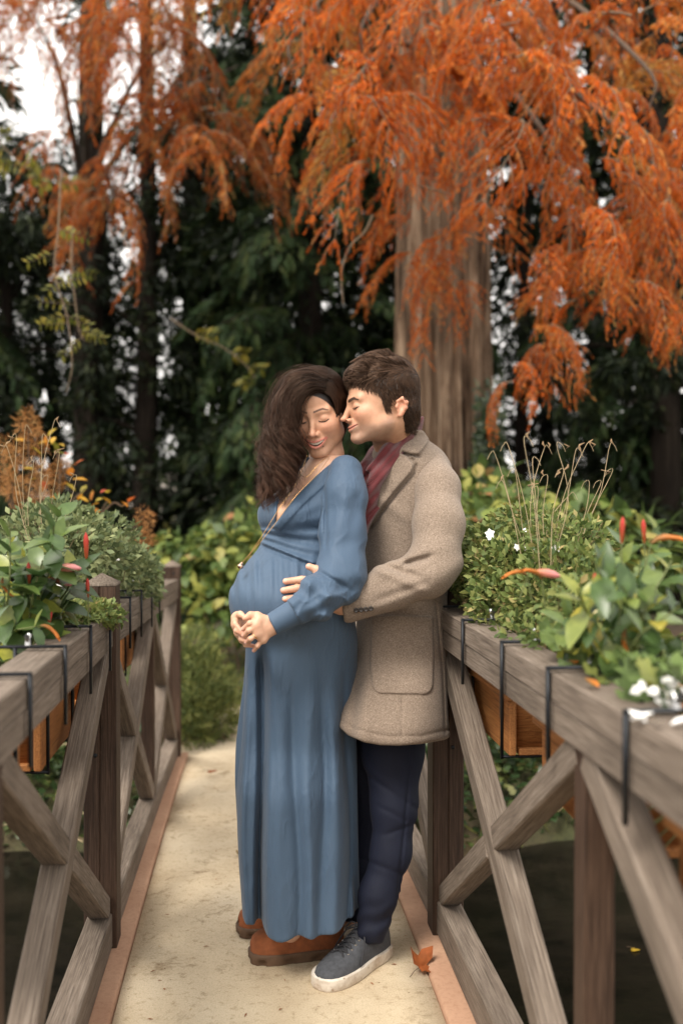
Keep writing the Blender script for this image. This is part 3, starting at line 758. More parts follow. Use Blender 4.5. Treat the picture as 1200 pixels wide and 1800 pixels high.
# torso, arms and legs under the dress (coarse), one body with the head
g = Grid((-.36, 2.42, .02), (.10, 2.98, 1.42), .006)
g.put(loft_fn(WT, off=-.009, zlo=1.08, zhi=1.375), (-.36, 2.42, 1.05), (.1, 2.98, 1.42), 0)
g.chain([W(612, 838, 2.65), W(602, 1008, 2.565), W(480, 1098, 2.465)], [.040, .036, .022], .02)
g.chain([W(510, 850, 2.86), W(490, 990, 2.89), W(436, 1090, 2.66)], [.040, .034, .020], .02)
for px, Y_ in ((520, 2.66), (520, 2.80)): g.chain([W(px+10, 1150, Y_), W(px, 1400, Y_+.03), W(px-10, 1640, Y_+.03)], [.06, .045, .03], .02)
g.ell(W(510, 906, 2.640), (.053, .049, .043), .03); g.ell(W(479, 904, 2.70), (.033, .048, .039), .03)
tV, tQ = g.mesh(); body_parts.append((tV, tQ, np.tile(skin_w, (len(tV), 1))))
# hands
g = Grid(W(398, 1160, 2.40), W(500, 1060, 2.58)+Vector((0, .0, 0)), .0016)
def hand(g, wrist, knuckles, fingers, thumb, rw, rp, rf, k=.006):
    for kn in knuckles: g.cone(wrist, kn, rw, rp, .012)
    for a, b in zip(knuckles[:-1], knuckles[1:]): g.cone(a, b, rp, rp, .01)
    for f, r in zip(fingers, rf): g.chain(f, [r*(1.08-.13*i) for i in range(len(f))], .0035)
    g.chain(thumb, [rw*.62, rf[0]*1.2, rf[0]*1.02, rf[0]*.9], .008)
kn = [W(454, 1090, 2.437), W(450, 1101, 2.432), W(453, 1113, 2.434), W(462, 1124, 2.442)]
fg = [[kn[0], W(439, 1096, 2.428), W(427, 1106, 2.440)], [kn[1], W(437, 1109, 2.425), W(428, 1118, 2.440)],
      [kn[2], W(440, 1123, 2.428), W(433, 1130, 2.444)], [kn[3], W(452, 1136, 2.440), W(446, 1144, 2.452)]]
th = [W(468, 1090, 2.450), W(452, 1082, 2.445), W(440, 1081, 2.440), W(430, 1087, 2.436)]
hand(g, W(478, 1100, 2.462), kn, fg, th, .018, .0098, [.0070, .0072, .0070, .0062])
# the other hand comes round from behind, its fingers under the near hand
kn2 = [W(414, 1086, 2.50), W(415, 1098, 2.495), W(420, 1112, 2.497), W(427, 1124, 2.505)]
fg2 = [[kn2[0], W(414, 1098, 2.475), W(424, 1110, 2.462)], [kn2[1], W(416, 1109, 2.470), W(430, 1116, 2.458)],
       [kn2[2], W(424, 1124, 2.475), W(437, 1129, 2.462)], [kn2[3], W(432, 1134, 2.482), W(446, 1136, 2.470)]]
th2 = [W(424, 1092, 2.53), W(418, 1082, 2.50), W(422, 1080, 2.48), W(428, 1084, 2.47)]
hand(g, W(428, 1100, 2.55), kn2, fg2, th2, .018, .0098, [.0070, .0072, .0070, .0062])
nV, nQ = g.mesh(); nc = np.tile(skin_w, (len(nV), 1))
for f in fg+fg2+[th]:
    d = np.linalg.norm(nV-np.array(f[-1]), axis=1); w_ = .5*gauss(d, .011); nc = nc*(1-w_[:, None])+np.array((.62, .28, .20))*w_[:, None]
for f in fg:                                            # nails
    tipd = np.array(f[-1])+unit(np.array(f[-1])-np.array(f[-2]))*.003+np.array((0, -.006, .002)); w_ = .6*(np.linalg.norm(nV-tipd, axis=1) < .005); nc = nc*(1-w_[:, None])+np.array((.72, .45, .38))*w_[:, None]
body_parts.append((nV, nQ, nc))
def join_body(parts, name, parent):
    n = 0; Vs, Qs, Cs = [], [], []
    for V, Q, C in parts: Vs.append(V); Qs.append(Q+n); Cs.append(C); n += len(V)
    return mobj(name, fast_mesh(name, np.concatenate(Vs), np.concatenate(Qs), smooth=True, cols=np.concatenate(Cs)), M['skin'], parent)
join_body(body_parts, 'body', woman)
# teeth
parts = []
for k in range(-6, 6):
    a0, a1 = k*.0046, (k+.94)*.0046; V = []
    for xx in (a0, (a0+a1)/2, a1):
        for zz in (0, .5, 1):
            tt = (xx/.0285)**2; zt = -.0625+.0056*tt; zb = -.0742+.0140*tt+(.0006 if xx != (a0+a1)/2 else 0)
            V.append((xx, .0915-15*xx*xx-(.0008 if xx != (a0+a1)/2 else 0), zt+(zb-zt)*zz))
    Fq = [(i*3+j, i*3+j+1, (i+1)*3+j+1, (i+1)*3+j) for i in range(2) for j in range(2)]
    parts.append((to_world(np.array(V)*WS, w_c, w_R), np.array(Fq), np.zeros(9)))
Vm, Fm, _ = merge(parts); mobj('teeth', fast_mesh('teeth', Vm, Fm, smooth=True), M['tooth'], woman)

# dress
def w_fold(x, y, z):
    px = PX(x, y); py = PY(z, y); near = smooth01(.02, -.06, y-2.71)
    d = 0*px
    # skirt: deep notch below the hands, broad hanging folds
    low = smooth01(1125, 1330, py)
    x0 = 459+3*np.sin(py/90)
    d = d-near*smooth01(1130, 1190, py)*(.046*gauss(px-x0, 8)-.014*gauss(px-x0-17, 12))
    for xc, a, w, dr in ((492, .007, 16, .012), (520, -.010, 11, .02), (544, .008, 13, .01), (566, -.009, 10, -.015), (590, .009, 14, .0), (609, -.011, 8, .01), (478, -.004, 8, .0), (430, .010, 9, -.01)):
        d = d+near*low*1.55*a*gauss(px-xc-dr*(py-1400)-4*np.sin(py/70+xc), w*.9)
    ang = np.arctan2(y-2.71, x+.13)
    d = d+(1-near)*low*.010*np.sin(ang*11+.6*np.sin(z*4))
    cr = lambda a, b, s_, ph: 1-2*np.abs(np.sin((a+10*np.sin(b/31.+ph)+5*np.sin(b/13.+2*ph))/s_+ph))**.6
    d = d+near*low*(.0007*cr(px+.22*py, py, 17., .3)+.0006*cr(px-.30*py, py, 23., 1.1))
    # gathers under the band
    gt = smooth01(968, 992, py)*smooth01(1085, 1000, py)
    d = d+near*gt*.0032*(np.sin(px/4.1+.02*(py-990)*(px-514)/60)+.6*np.sin(px/2.3+1.3))
    # ruched band and gathered bust, radiating from the knot
    kx, ky = px-476, py-928; rr = np.hypot(kx, ky)+1e-3; an = np.arctan2(ky, kx)
    ytop = 930+.05*(px-482); ybot = 955+.40*(px-457)
    band = smooth01(-3, 4, py-ytop)*smooth01(3, -4, py-ybot)*smooth01(445, 462, px)
    d = d+near*(band*(.007+.0042*np.sin((py-ytop)/np.maximum(ybot-ytop, 8)*15+.6*np.sin(px/22)))+smooth01(130, 30, rr)*smooth01(8, 20, rr)*smooth01(20, -10, ky)*.0030*np.sin(an*24))
    d = d-near*(.007*gauss(py-ybot-4, 3.5)+.006*gauss(py-ytop+5, 4))*smooth01(450, 470, px)      # line under the band
    return d
g = Grid((-.335, 2.475, .045), (.085, 2.915, 1.40), .0036)
g.put(loft_fn(WT, w_fold), g.lo-.01, (.09, 2.93, 1.41), 0)
g.ell(W(510, 906, 2.640), (.060, .056, .050), .03); g.ell(W(479, 904, 2.70), (.040, .055, .046), .03)
# front edge of the wrap from the shoulder to the knot: raise it, then open the neck
sl, X_, Y_, Z_ = g.block((-.30, 2.475, 1.10), (.085, 2.76, 1.40)); px_, py_ = PX(X_, Y_), PY(Z_, Y_)
band = poly_sd(px_, py_, [(622, 784), (570, 826), (521, 869), (490, 915), (478, 926), (492, 934), (532, 888), (577, 848), (628, 806)])*.00155
g.D[sl] = smin(g.D[sl], smax(g.D[sl]-.005, band+0*Z_, .004), .003)
vcut = poly_sd(px_, py_, [(618, 786), (572, 822), (522, 866), (484, 920), (488, 890), (498, 852), (505, 780), (560, 740)])*.00155
g.D[sl] = smax(g.D[sl], -np.maximum(vcut, Y_-2.715+0*Z_), .006)
g.D[:, :, int((1.372-g.lo[2])/g.h):] = np.maximum(g.D[:, :, int((1.372-g.lo[2])/g.h):], .004)
# hem: an uneven cut
sl, X_, Y_, Z_ = g.block(g.lo, (.09, 2.93, .25)); px_ = PX(X_, Y_)
hem = .124+.006*np.sin(px_/31.0+1)+.004*np.sin(px_/17.+2)+.002*np.sin(px_/9.)-.02*(Y_-2.6)
g.D[sl] = smax(g.D[sl], hem-Z_, .008)
V, Q = g.mesh(); dress = mobj('dress', fast_mesh('dress', V, Q, smooth=True), M['dress'], woman)
# sleeves: the near one full, gathered into a cuff
g = Grid(W(440, 1150, 2.40), W(655, 800, 2.78), .0034)
sp = [W(607, 830, 2.655), W(606, 870, 2.630), W(603, 940, 2.605), W(600, 1000, 2.570), W(596, 1020, 2.555), W(560, 1052, 2.500), W(520, 1072, 2.474)]
g.chain(sp, [.046, .053, .057, .059, .058, .052, .044], .03)
sl = tuple(slice(0, n) for n in g.n); X_, Y_, Z_ = g.ax[0][:, None, None], g.ax[1][None, :, None], g.ax[2][None, None, :]
px_, py_ = PX(X_, Y_), PY(Z_, Y_)
lowr = smooth01(985, 1040, py_)
wr = .0045*np.sin((px_*.8+py_*.55)/6.5+1.4*np.sin(py_/13.))*lowr*smooth01(610, 560, px_)
wr = wr+.0038*np.sin((px_*.35-py_*.9)/7.0+1.2*np.sin(px_/15.))*lowr+.0028*np.sin(px_/6.+.03*py_)*smooth01(860, 880, py_)*smooth01(990, 900, py_)
wr = wr-.006*gauss(px_-(571+.02*(py_-870)), 3.5)*smooth01(840, 880, py_)*smooth01(980, 930, py_)
wr = wr-.007*gauss((py_-1022)-.55*(px_-590), 5)*smooth01(622, 600, px_)*smooth01(550, 575, px_)
def crump(a, b, s1, s2, ph):                         # sharp-crested crumples
    w1 = a+9*np.sin(b/17.+ph)+4*np.sin(b/7.3+2*ph); return 1-2*np.abs(np.sin(w1/s1+ph))**.7
lo2 = smooth01(1005, 1045, py_)*smooth01(628, 600, px_)
wr = wr+lo2*(.0042*crump(px_*.75+py_*.66, px_*.66-py_*.75, 13., 0, .4)+.0030*crump(px_*.2-py_*.98, px_, 11., 0, 1.7))
wr = wr+.0016*crump(px_+.25*py_, py_, 15., 0, .9)*smooth01(850, 900, py_)
g.D += (-wr*(g.D < .03)).astype(np.float32)
cuf = [W(518, 1076, 2.472), W(477, 1099, 2.460)]
sl, x_, y_, z_ = g.block(W(440, 1150, 2.38), W(560, 1040, 2.56))
# the blouse part ends where the cuff starts
ax_ = np.array(cuf[1])-np.array(cuf[0]); ax_ /= np.linalg.norm(ax_)
tpos = (x_-cuf[0].x)*ax_[0]+(y_-cuf[0].y)*ax_[1]+(z_-cuf[0].z)*ax_[2]
g.D[sl] = smax(g.D[sl], tpos-.004, .006)
g2 = Grid(W(455, 1140, 2.40), W(535, 1050, 2.53), .0022)
g2.cone(cuf[0], cuf[1], .0325, .0285, 0)
tp = (g2.ax[0][:, None, None]-cuf[0].x)*ax_[0]+(g2.ax[1][None, :, None]-cuf[0].y)*ax_[1]+(g2.ax[2][None, None, :]-cuf[0].z)*ax_[2]
Lc = (cuf[1]-cuf[0]).length
g2.D = smax(g2.D, np.maximum(-.008-tp, tp-Lc).astype(np.float32), .003)
V1, Q1 = g.mesh(); V2, Q2 = g2.mesh()
mobj('sleeve', fast_mesh('sleeve', V1, Q1, smooth=True), M['dress'], dress)
mobj('cuff', fast_mesh('cuff', V2, Q2, smooth=True), M['dress'], dress)
g = Grid(W(395, 1120, 2.50), W(545, 820, 2.98), .006)
g.chain([W(515, 855, 2.85), W(495, 985, 2.88), W(436, 1085, 2.66)], [.05, .05, .028], .02)
V, Q = g.mesh(); mobj('sleeve', fast_mesh('sleeve', V, Q, smooth=True), M['dress'], dress)

# hair: underlayer, then locks of strands
g = Grid((-.30, 2.50, 1.15), (.06, 2.85, 1.66), .004)
Rw = np.array(w_R)
def hl(p): return tuple(np.array(w_c)+Rw @ np.array(p)*WS)
g.ell(hl((0, -.016, .036)), (.074, .091, .081), 0, R=Rw)
g.ell(hl((.0, -.055, -.03)), (.066, .05, .085), .03, R=Rw)
for ctrl, r0, r1 in (([(520, 675, 2.66), (500, 715, 2.65), (494, 770, 2.64), (490, 830, 2.63), (482, 862, 2.63)], .032, .008),
                     ([(540, 685, 2.70), (518, 720, 2.71), (510, 780, 2.69), (497, 840, 2.65)], .043, .02)):
    c_ = [W(*p) for p in ctrl]; g.chain(c_, list(np.linspace(r0, r1, len(c_))), .03)
# keep the face clear
g.ell(hl((.0, .080, -.022)), (.0575, .062, .092), .006, R=Rw, op='cut')
V, Q = g.mesh(); hgrid = g
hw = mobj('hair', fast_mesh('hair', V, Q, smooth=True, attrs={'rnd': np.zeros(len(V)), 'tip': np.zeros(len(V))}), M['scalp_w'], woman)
G_ = [
 [(573, 687, 2.598), (554, 684, 2.585), (534, 696, 2.582), (523, 725, 2.578), (522, 765, 2.575), (521, 800, 2.58), (516, 835, 2.575), (503, 872, 2.56)],
 [(574, 680, 2.605), (545, 678, 2.59), (520, 700, 2.585), (509, 750, 2.575), (510, 800, 2.57), (505, 845, 2.565), (492, 885, 2.555)],
 [(575, 672, 2.62), (540, 667, 2.605), (508, 694, 2.60), (498, 745, 2.585), (498, 800, 2.57), (492, 850, 2.56), (478, 900, 2.56)],
 [(576, 664, 2.645), (538, 657, 2.635), (499, 684, 2.63), (483, 740, 2.615), (478, 800, 2.595), (474, 850, 2.585), (462, 902, 2.585)],
 [(576, 658, 2.68), (537, 650, 2.68), (494, 677, 2.67), (475, 733, 2.655), (466, 790, 2.635), (466, 845, 2.62), (450, 900, 2.61)],
 [(574, 655, 2.72), (540, 650, 2.73), (500, 673, 2.725), (478, 728, 2.71), (467, 795, 2.69), (472, 855, 2.665), (455, 905, 2.65)]]
GC = np.array([curve_pts([W(p[0], p[1], p[2]+.018) for p in c_], 26) for c_ in G_])      # (6,26,3)
tones = []
def lockset(nl, per, amp, wl, spread, seed):
    r = np.random.default_rng(seed); out = []
    v = np.linspace(0, 1, 26)
    for k in range(nl):
        u = .12+(k+r.random())/nl*(len(GC)-1.125); i = int(u); f = u-i
        gd = GC[i]*(1-f)+GC[i+1]*f
        depth = r.uniform(-.3, 1.0)
        ctr = np.array(w_c)
        inward = unit(ctr[None]+np.array((0, 0, -.02))-gd); gd = gd+inward*(depth*.012)*(1-.4*v[:, None])
        T = unit(np.gradient(gd, axis=0)); side = unit(np.cross(T, np.array((0, -1., 0)))); nrm = np.cross(T, side)
        ph, lam = r.uniform(0, 6.28), wl*r.uniform(.8, 1.25); grow = smooth01(.28, .75, v)
        arc = np.cumsum(np.r_[0, np.linalg.norm(np.diff(gd, axis=0), axis=1)])
        wv = amp*grow*r.uniform(.6, 1.3)
        lk = gd+side*(wv*np.sin(6.28*arc/lam+ph))[:, None]+nrm*(wv*.8*np.cos(6.28*arc/lam+ph))[:, None]
        cut = r.uniform(.82, 1.0); tone = r.random()
        for q_ in range(per):
            o = r.normal(0, 1, 2)*spread; w_ = (.25+.75*smooth01(0, .35, v))*(1-.35*smooth01(.8, 1, v))
            jit = r.normal(0, .0018, (26, 3)).cumsum(0)*.35*v[:, None]
            st = lk+side*(o[0]*w_)[:, None]+nrm*(o[1]*w_)[:, None]+jit
            m_ = np.linspace(0, cut*r.uniform(.85, 1)*25, 26); i0 = np.minimum(m_.astype(int), 24); ff = (m_-i0)[:, None]
            out.append(st[i0]*(1-ff)+st[i0+1]*ff); tones.append(np.clip(tone**1.6+r.normal(0, .12), 0, 1))
    return np.array(out)
P1 = lockset(74, 36, .021, .10, .0034, 3); P2 = lockset(34, 8, .026, .085, .014, 5)
P1 = push_out(np.concatenate([P1, P2]), hgrid, .003)
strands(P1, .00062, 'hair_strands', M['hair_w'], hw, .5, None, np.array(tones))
# far side of the parting, combed down beside the man's face
ga = np.array([curve_pts([W(*p) for p in c_], 20) for c_ in (
 [(576, 688, 2.60), (588, 694, 2.605), (593, 712, 2.63), (594, 745, 2.67), (594, 785, 2.71)],
 [(577, 678, 2.615), (592, 684, 2.625), (596, 706, 2.66), (597, 745, 2.69), (598, 790, 2.73)],
 [(577, 666, 2.645), (590, 674, 2.665), (598, 702, 2.69), (599, 745, 2.715), (600, 795, 2.75)],
 [(576, 657, 2.69), (590, 663, 2.71), (600, 695, 2.73), (601, 745, 2.75), (600, 800, 2.78)])])
out = []
for k in range(1500):
    u = rng.random()*2.999; i = int(u); st = ga[i]*(1-u+i)+ga[i+1]*(u-i)+rng.normal(0, .0016, 3)+np.array((-.004*rng.random(), 0, 0)); out.append(st)
strands(push_out(np.array(out), hgrid, .003, .010), .0006, 'hair_strands', M['hair_w'], hw, .5)

crown = []
for k in range(1800):
    u = rng.random()*4.99; i = int(u); st = GC[i]*(1-u+i)+GC[i+1]*(u-i); e = rng.uniform(.35, .75)
    m_ = np.linspace(0, e*25, 20); i0 = np.minimum(m_.astype(int), 24); st = st[i0]*(1-(m_-i0)[:, None])+st[i0+1]*(m_-i0)[:, None]
    crown.append(st+rng.normal(0, .002, 3))
strands(push_out(np.array(crown), hgrid, .002, .009), .0006, 'hair_strands', M['hair_w'], hw, .5)

# jewellery
nk = [W(578, 806, 2.655), W(556, 835, 2.615), W(520, 872, 2.585), W(480, 925, 2.575), W(450, 962, 2.575), W(425, 990, 2.60)]
nk2 = [W(540, 800, 2.63), W(520, 850, 2.60), W(490, 895, 2.575), W(462, 940, 2.575), W(440, 972, 2.585), W(425, 990, 2.60)]
parts = [tube(curve_pts(nk, 40), .00065, 5), tube(curve_pts(nk2, 40), .00065, 5), tube(curve_pts([W(577, 801, 2.652), W(558, 818, 2.622), W(540, 838, 2.615), W(530, 836, 2.62)], 16), .0007, 5)]
Vm, Fm, _ = merge(parts); ncl = mobj('necklace', fast_mesh('necklace', Vm, Fm, smooth=True), M['gold'], woman)
g = Grid(W(415, 1005, 2.57), W(432, 980, 2.63), .0012); g.cone(W(425, 990, 2.60), W(423, 995, 2.598), .0035, .0085, .004)
V, Q = g.mesh(); mobj('pendant', fast_mesh('pendant', V, Q, smooth=True), M['rose'], ncl)
rg = W(446, 1119, 2.434); th_ = np.linspace(0, 6.283, 20); dv = unit(np.array(W(441, 1124, 2.43)-kn[2])); a1 = unit(np.cross(dv, (0, 1, 0))); a2 = np.cross(dv, a1)
ctr = np.array(kn[2])*.5+np.array(W(441, 1124, 2.43))*.5
V, q, _ = tube([ctr+.0088*(math.cos(a)*a1+math.sin(a)*a2) for a in th_], .0013, 5); mobj('ring', fast_mesh('ring', V, q, smooth=True), M['gold'], woman)

# boots and shoes: stations (x, half width, top height)
def shoe_loft(st, L, p=2.4, n=14, z0=.0):
    V = []; m_ = len(st)
    for (x, w, h) in st:
        for k in range(n):
            a = math.pi*k/(n-1); cy = math.cos(a); sy = math.sin(a)
            V.append((x, w*math.copysign(abs(cy)**(2/p), cy), z0+h*abs(sy)**(2/p)))
    i, j = np.meshgrid(np.arange(m_-1), np.arange(n-1), indexing='ij')
    q = np.stack([i*n+j, (i+1)*n+j, (i+1)*n+j+1, i*n+j+1], -1).reshape(-1, 4)
    return np.array(V), q
def outline(st, grow=0): 
    xs_ = [s[0] for s in st]; 
    return [(x, w+grow) for x, w, h in st]
def sole_mesh(st, z0, z1, grow, lug=False):
    pts = [(x, (w+grow)) for x, w, _ in st]; ring = [(x, -w) for x, w in pts]+[(x, w) for x, w in reversed(pts)]
    n = len(ring); V = []
    for z, s in ((z0, .97), (z0+.003, 1.0), (z1-.003, 1.0), (z1, .985)): 
        for x, y in ring: V.append((x+(grow*.8 if x > .2 else 0), y*s, z))
    q = [(l*n+k, l*n+(k+1) % n, (l+1)*n+(k+1) % n, (l+1)*n+k) for l in range(3) for k in range(n)]
    q += [(3*n+k, 3*n+n-1-k-1, 3*n+n-1-k, 3*n+k) for k in range(0)]
    cap = [(3*n+k, 3*n+k+1, 3*n+n-2-k, 3*n+n-1-k) for k in range(n//2-1)]+[(k, n-1-k, n-2-k, k+1) for k in range(n//2-1)]
    return np.array(V), np.array(q+cap)
def put_shoe(V, heel, toe, zg=0.0):
    d = np.array((toe[0]-heel[0], toe[1]-heel[1], 0.)); d /= np.linalg.norm(d); l = np.array((-d[1], d[0], 0))
    return np.array((heel[0], heel[1], zg))+V[:, :1]*d+V[:, 1:2]*l+V[:, 2:3]*np.array((0, 0, 1.))
def lug_sole(st, h, grow):
    xs_ = np.array([s[0] for s in st]); ws = np.array([s[1] for s in st])+grow; u = np.linspace(0, 1, 45)
    x = xs_[0]+(xs_[-1]-xs_[0])*(.5-.5*np.cos(u*np.pi)); w = np.interp(x, xs_, ws); ring = np.concatenate([np.stack([x, -w], 1), np.stack([x, w], 1)[::-1]]); ring[:, 0] += np.where(ring[:, 0] > .2, .005, 0)
    n = len(ring); c_ = np.array((.13, 0)); V = []
    notch = ((np.arange(n) // 3) % 3 == 0)
    for z, s_, nt in ((0, .99, 1), (h*.48, 1.0, 1), (h*.52, 1.0, 0), (h-.003, 1.0, 0), (h, .98, 0)):
        p = c_+(ring-c_)*s_; p = np.where((notch & (nt == 1))[:, None], c_+(ring-c_)*.93, p); V += [(a, b, z) for a, b in p]
    q = [(l*n+k, l*n+(k+1) % n, (l+1)*n+(k+1) % n, (l+1)*n+k) for l in range(4) for k in range(n)]
    q += [(4*n+k, 4*n+k+1, 4*n+n-2-k, 4*n+n-1-k) for k in range(n//2-1)]
    return np.array(V), np.array(q)
def boot(heel, toe, label=None):
    st = [(0, .012, .10), (.012, .028, .13), (.05, .034, .14), (.09, .036, .13), (.12, .039, .095), (.15, .043, .074), (.18, .046, .064), (.21, .045, .056), (.235, .038, .047), (.25, .026, .036), (.257, .010, .022)]
    V, q = shoe_loft(st, .26, 2.5, z0=.026); o = mobj('boot', fast_mesh('boot', put_shoe(V, heel, toe), q, smooth=True), M['suede'], woman)
    V, q = lug_sole(st, .027, .006); so = mobj('sole', fast_mesh('sole', put_shoe(V, heel, toe), q), M['lug'], o)
    return o
boot((.005, 2.742), (-.245, 2.700)); boot((-.050, 2.93), (-.292, 2.862))

# ================================================================== the man
man = empty('person', (.10, 2.75, 0), 'dark haired man in an oatmeal wool coat and red scarf embracing the woman from behind', 'person')
m_f = (-.97, -.20, -.10); m_R = head_frame(m_f, math.radians(0)); MS = 1.0
m_c = W(598, 738, 2.655) - (m_R @ Vector((0, .1155, -.0327)))*MS
def ml(p): return tuple(np.array(m_c)+np.array(m_R) @ np.array(p)*MS)
def m_loc(p): return tuple(np.array(m_R).T @ (np.array(tuple(p))-np.array(m_c))/MS)
hg = head_grid(True, [(0, -.025, -.05), m_loc(W(694, 780, 2.76)), m_loc(W(705, 830, 2.79))], [.055, .056, .064], .0019)
hV, hQ = hg.mesh(); hC = face_cols(hV, True); hV[:, 2] = np.where(hV[:, 2] < 0, hV[:, 2]*.86, hV[:, 2])
x, y, z = hV.T
hairm = smooth01(.046, .054, z+.0*y-.25*np.clip(np.abs(x)-.035, 0, 1)*0)*1.0
hl_z = np.interp(y, [-.12, -.085, -.065, -.050, -.015, -.005, .006, .018, .030, .05, .07, .09], [-.085, -.085, -.070, .0, .008, -.025, -.030, .015, .026, .036, .048, .056])
hairm = smooth01(-.006, .007, z-hl_z); side_bald = np.abs(x) > .0755
hairm = hairm*np.where(side_bald & (y > -.04) & (z < .02), 0, 1)
hC = hC*(1-.95*hairm[:, None])+np.array((.02, .013, .009))*.95*hairm[:, None]
mparts = [(to_world(hV*MS, m_c, m_R), hQ, hC)]
skin_m = np.array((.56, .33, .225))
MT = table([(768, 676, 742, 2.795, .062), (790, 655, 776, 2.80, .105), (815, 646, 792, 2.81, .135), (850, 641, 799, 2.82, .150), (900, 640, 800, 2.82, .150), (960, 637, 795, 2.82, .145),
 (1050, 630, 785, 2.82, .140), (1150, 622, 785, 2.79, .143), (1210, 606, 787, 2.74, .150), (1260, 588, 790, 2.705, .156), (1330, 574, 796, 2.70, .160)])
g = Grid((-.06, 2.50, .03), (.36, 3.02, 1.42), .007)
g.put(loft_fn(MT, off=-.02, zlo=.75, zhi=1.40), g.lo, (.36, 3.02, 1.44), 0)
g.chain([W(768, 850, 2.72), W(757, 1003, 2.60), W(606, 1062, 2.595)], [.045, .04, .026], .02)
for a in ((W(690, 1280, 2.74), W(692, 1440, 2.71), W(652, 1640, 2.65)), (W(645, 1280, 2.90), W(642, 1450, 2.90), W(612, 1625, 2.86))): g.chain(a, [.06, .042, .028], .02)
tV, tQ = g.mesh(); mparts.append((tV, tQ, np.tile(skin_m, (len(tV), 1))))
g = Grid(W(482, 1095, 2.46), W(625, 980, 2.66), .0018)
kn = [W(556, 1020, 2.528), W(548, 1034, 2.520), W(549, 1048, 2.520), W(556, 1060, 2.530)]
fgm = [[kn[0], W(530, 1019, 2.528), W(502, 1022, 2.532)], [kn[1], W(522, 1034, 2.522), W(498, 1038, 2.530)], [kn[2], W(524, 1050, 2.522), W(501, 1053, 2.530)], [kn[3], W(536, 1064, 2.528), W(516, 1066, 2.532)]]
thm = [W(585, 1040, 2.56), W(572, 1016, 2.542), W(558, 1002, 2.536), W(543, 996, 2.536)]
hand(g, W(600, 1060, 2.588), kn, fgm, thm, .026, .0150, [.0098, .0100, .0096, .0086])
nV, nQ = g.mesh(); nc = np.tile(skin_m, (len(nV), 1))
for f in fgm+[thm]:
    d = np.linalg.norm(nV-np.array(f[-1]), axis=1); w_ = .5*gauss(d, .013); nc = nc*(1-w_[:, None])+np.array((.62, .29, .20))*w_[:, None]
    tipd = np.array(f[-1])+unit(np.array(f[-1])-np.array(f[-2]))*.002+np.array((0, -.008, .004)); w_ = .6*(np.linalg.norm(nV-tipd, axis=1) < .006); nc = nc*(1-w_[:, None])+np.array((.74, .46, .38))*w_[:, None]
mparts.append((nV, nQ, nc))
join_body(mparts, 'body', man)

# hair: cropped underlayer and combed strands
g = Grid((-.02, 2.60, 1.38), (.26, 2.88, 1.70), .0032)
Rm = np.array(m_R)
g.ell(ml((0, -.016, .044)), tuple(np.array((.0765, .094, .086))*MS), 0, R=Rm)
g.ell(ml((0, .026, .076)), tuple(np.array((.057, .060, .032))*MS), .02, R=Rm)
g.ell(ml((0, -.062, -.020)), tuple(np.array((.066, .042, .066))*MS), .02, R=Rm)
for s in (-1, 1):
    g.ell(ml((s*.080, .000, -.030)), tuple(np.array((.016, .019, .040))*MS), .006, R=Rm, op='cut')
    g.ell(ml((s*.082, -.040, -.030)), tuple(np.array((.020, .024, .034))*MS), .006, R=Rm, op='cut')
g.ell(ml((0, .094, -.020)), tuple(np.array((.085, .066, .076))*MS), .008, R=Rm, op='cut')
V, Q = g.mesh(); mgrid = g; hm = mobj('hair', fast_mesh('hair', V, Q, smooth=True, attrs={'rnd': np.zeros(len(V)), 'tip': np.zeros(len(V))}), M['scalp_m'], man)
# strands rooted on the underlayer
vl = (V-np.array(m_c)) @ Rm/MS
me_ = hm.data; nrm = np.zeros(len(V)*3, np.float32); me_.vertices.foreach_get('normal', nrm); nrm = nrm.reshape(-1, 3) @ Rm
okv = np.where((vl[:, 2] > -.085))[0]; pick = rng.choice(okv, 13000)
R0, N0 = vl[pick], nrm[pick]
top = smooth01(.035, .085, R0[:, 2])[:, None]; front = smooth01(.0, .06, R0[:, 1])[:, None]
flow_top = np.stack([.30*np.sign(R0[:, 0])*np.abs(R0[:, 0])/.07+.55, .75-.15*smooth01(.02, .08, R0[:, 1]), .15+.35*smooth01(.03, .08, R0[:, 1])], 1)
flow_side = np.stack([0*R0[:, 0], -.35+.5*smooth01(-.02, .05, R0[:, 1]), -1+0*R0[:, 0]], 1)
flow = unit(flow_top*top+flow_side*(1-top)+rng.normal(0, .09, R0.shape))
ln = (.009+.026*top[:, 0]-.010*smooth01(.03, .07, R0[:, 1])*top[:, 0])*rng.uniform(.6, 1.25, len(R0))
clump = np.stack([np.sin(R0[:, 0]*190+R0[:, 1]*70), np.sin(R0[:, 1]*130+R0[:, 0]*110), np.cos(R0[:, 0]*150+R0[:, 2]*90)], 1)*(.12+.30*top)
v = np.linspace(0, 1, 7)[None, :, None]
lift = (.34+.18*front)*top+.06
P = R0[:, None]-N0[:, None]*.003+ln[:, None, None]*(v*(flow+clump)[:, None]+N0[:, None]*lift[:, None]*(v*1.3-.75*v*v))
P = P+np.array((0, 0, -.010))*v**2*front[:, None]*top[:, None]*0
PW = np.array(m_c)+P @ Rm.T*MS
lim = rng.uniform(.003, .013, len(PW)); 
PW = push_out(PW, mgrid, .001, .017); fr_ = R0[:, 1] > .035; PW[fr_] = push_out(PW[fr_], mgrid, .001, .010)
tn = .5+.5*np.sin(R0[:, 0]*230+R0[:, 1]*120+3*np.sin(R0[:, 1]*90))*np.cos(R0[:, 1]*170-R0[:, 2]*140)
strands(PW, .00085, 'hair_strands', M['hair_m'], hm, .4, None, np.clip(tn**1.5+rng.normal(0, .12, len(tn)), 0, 1))
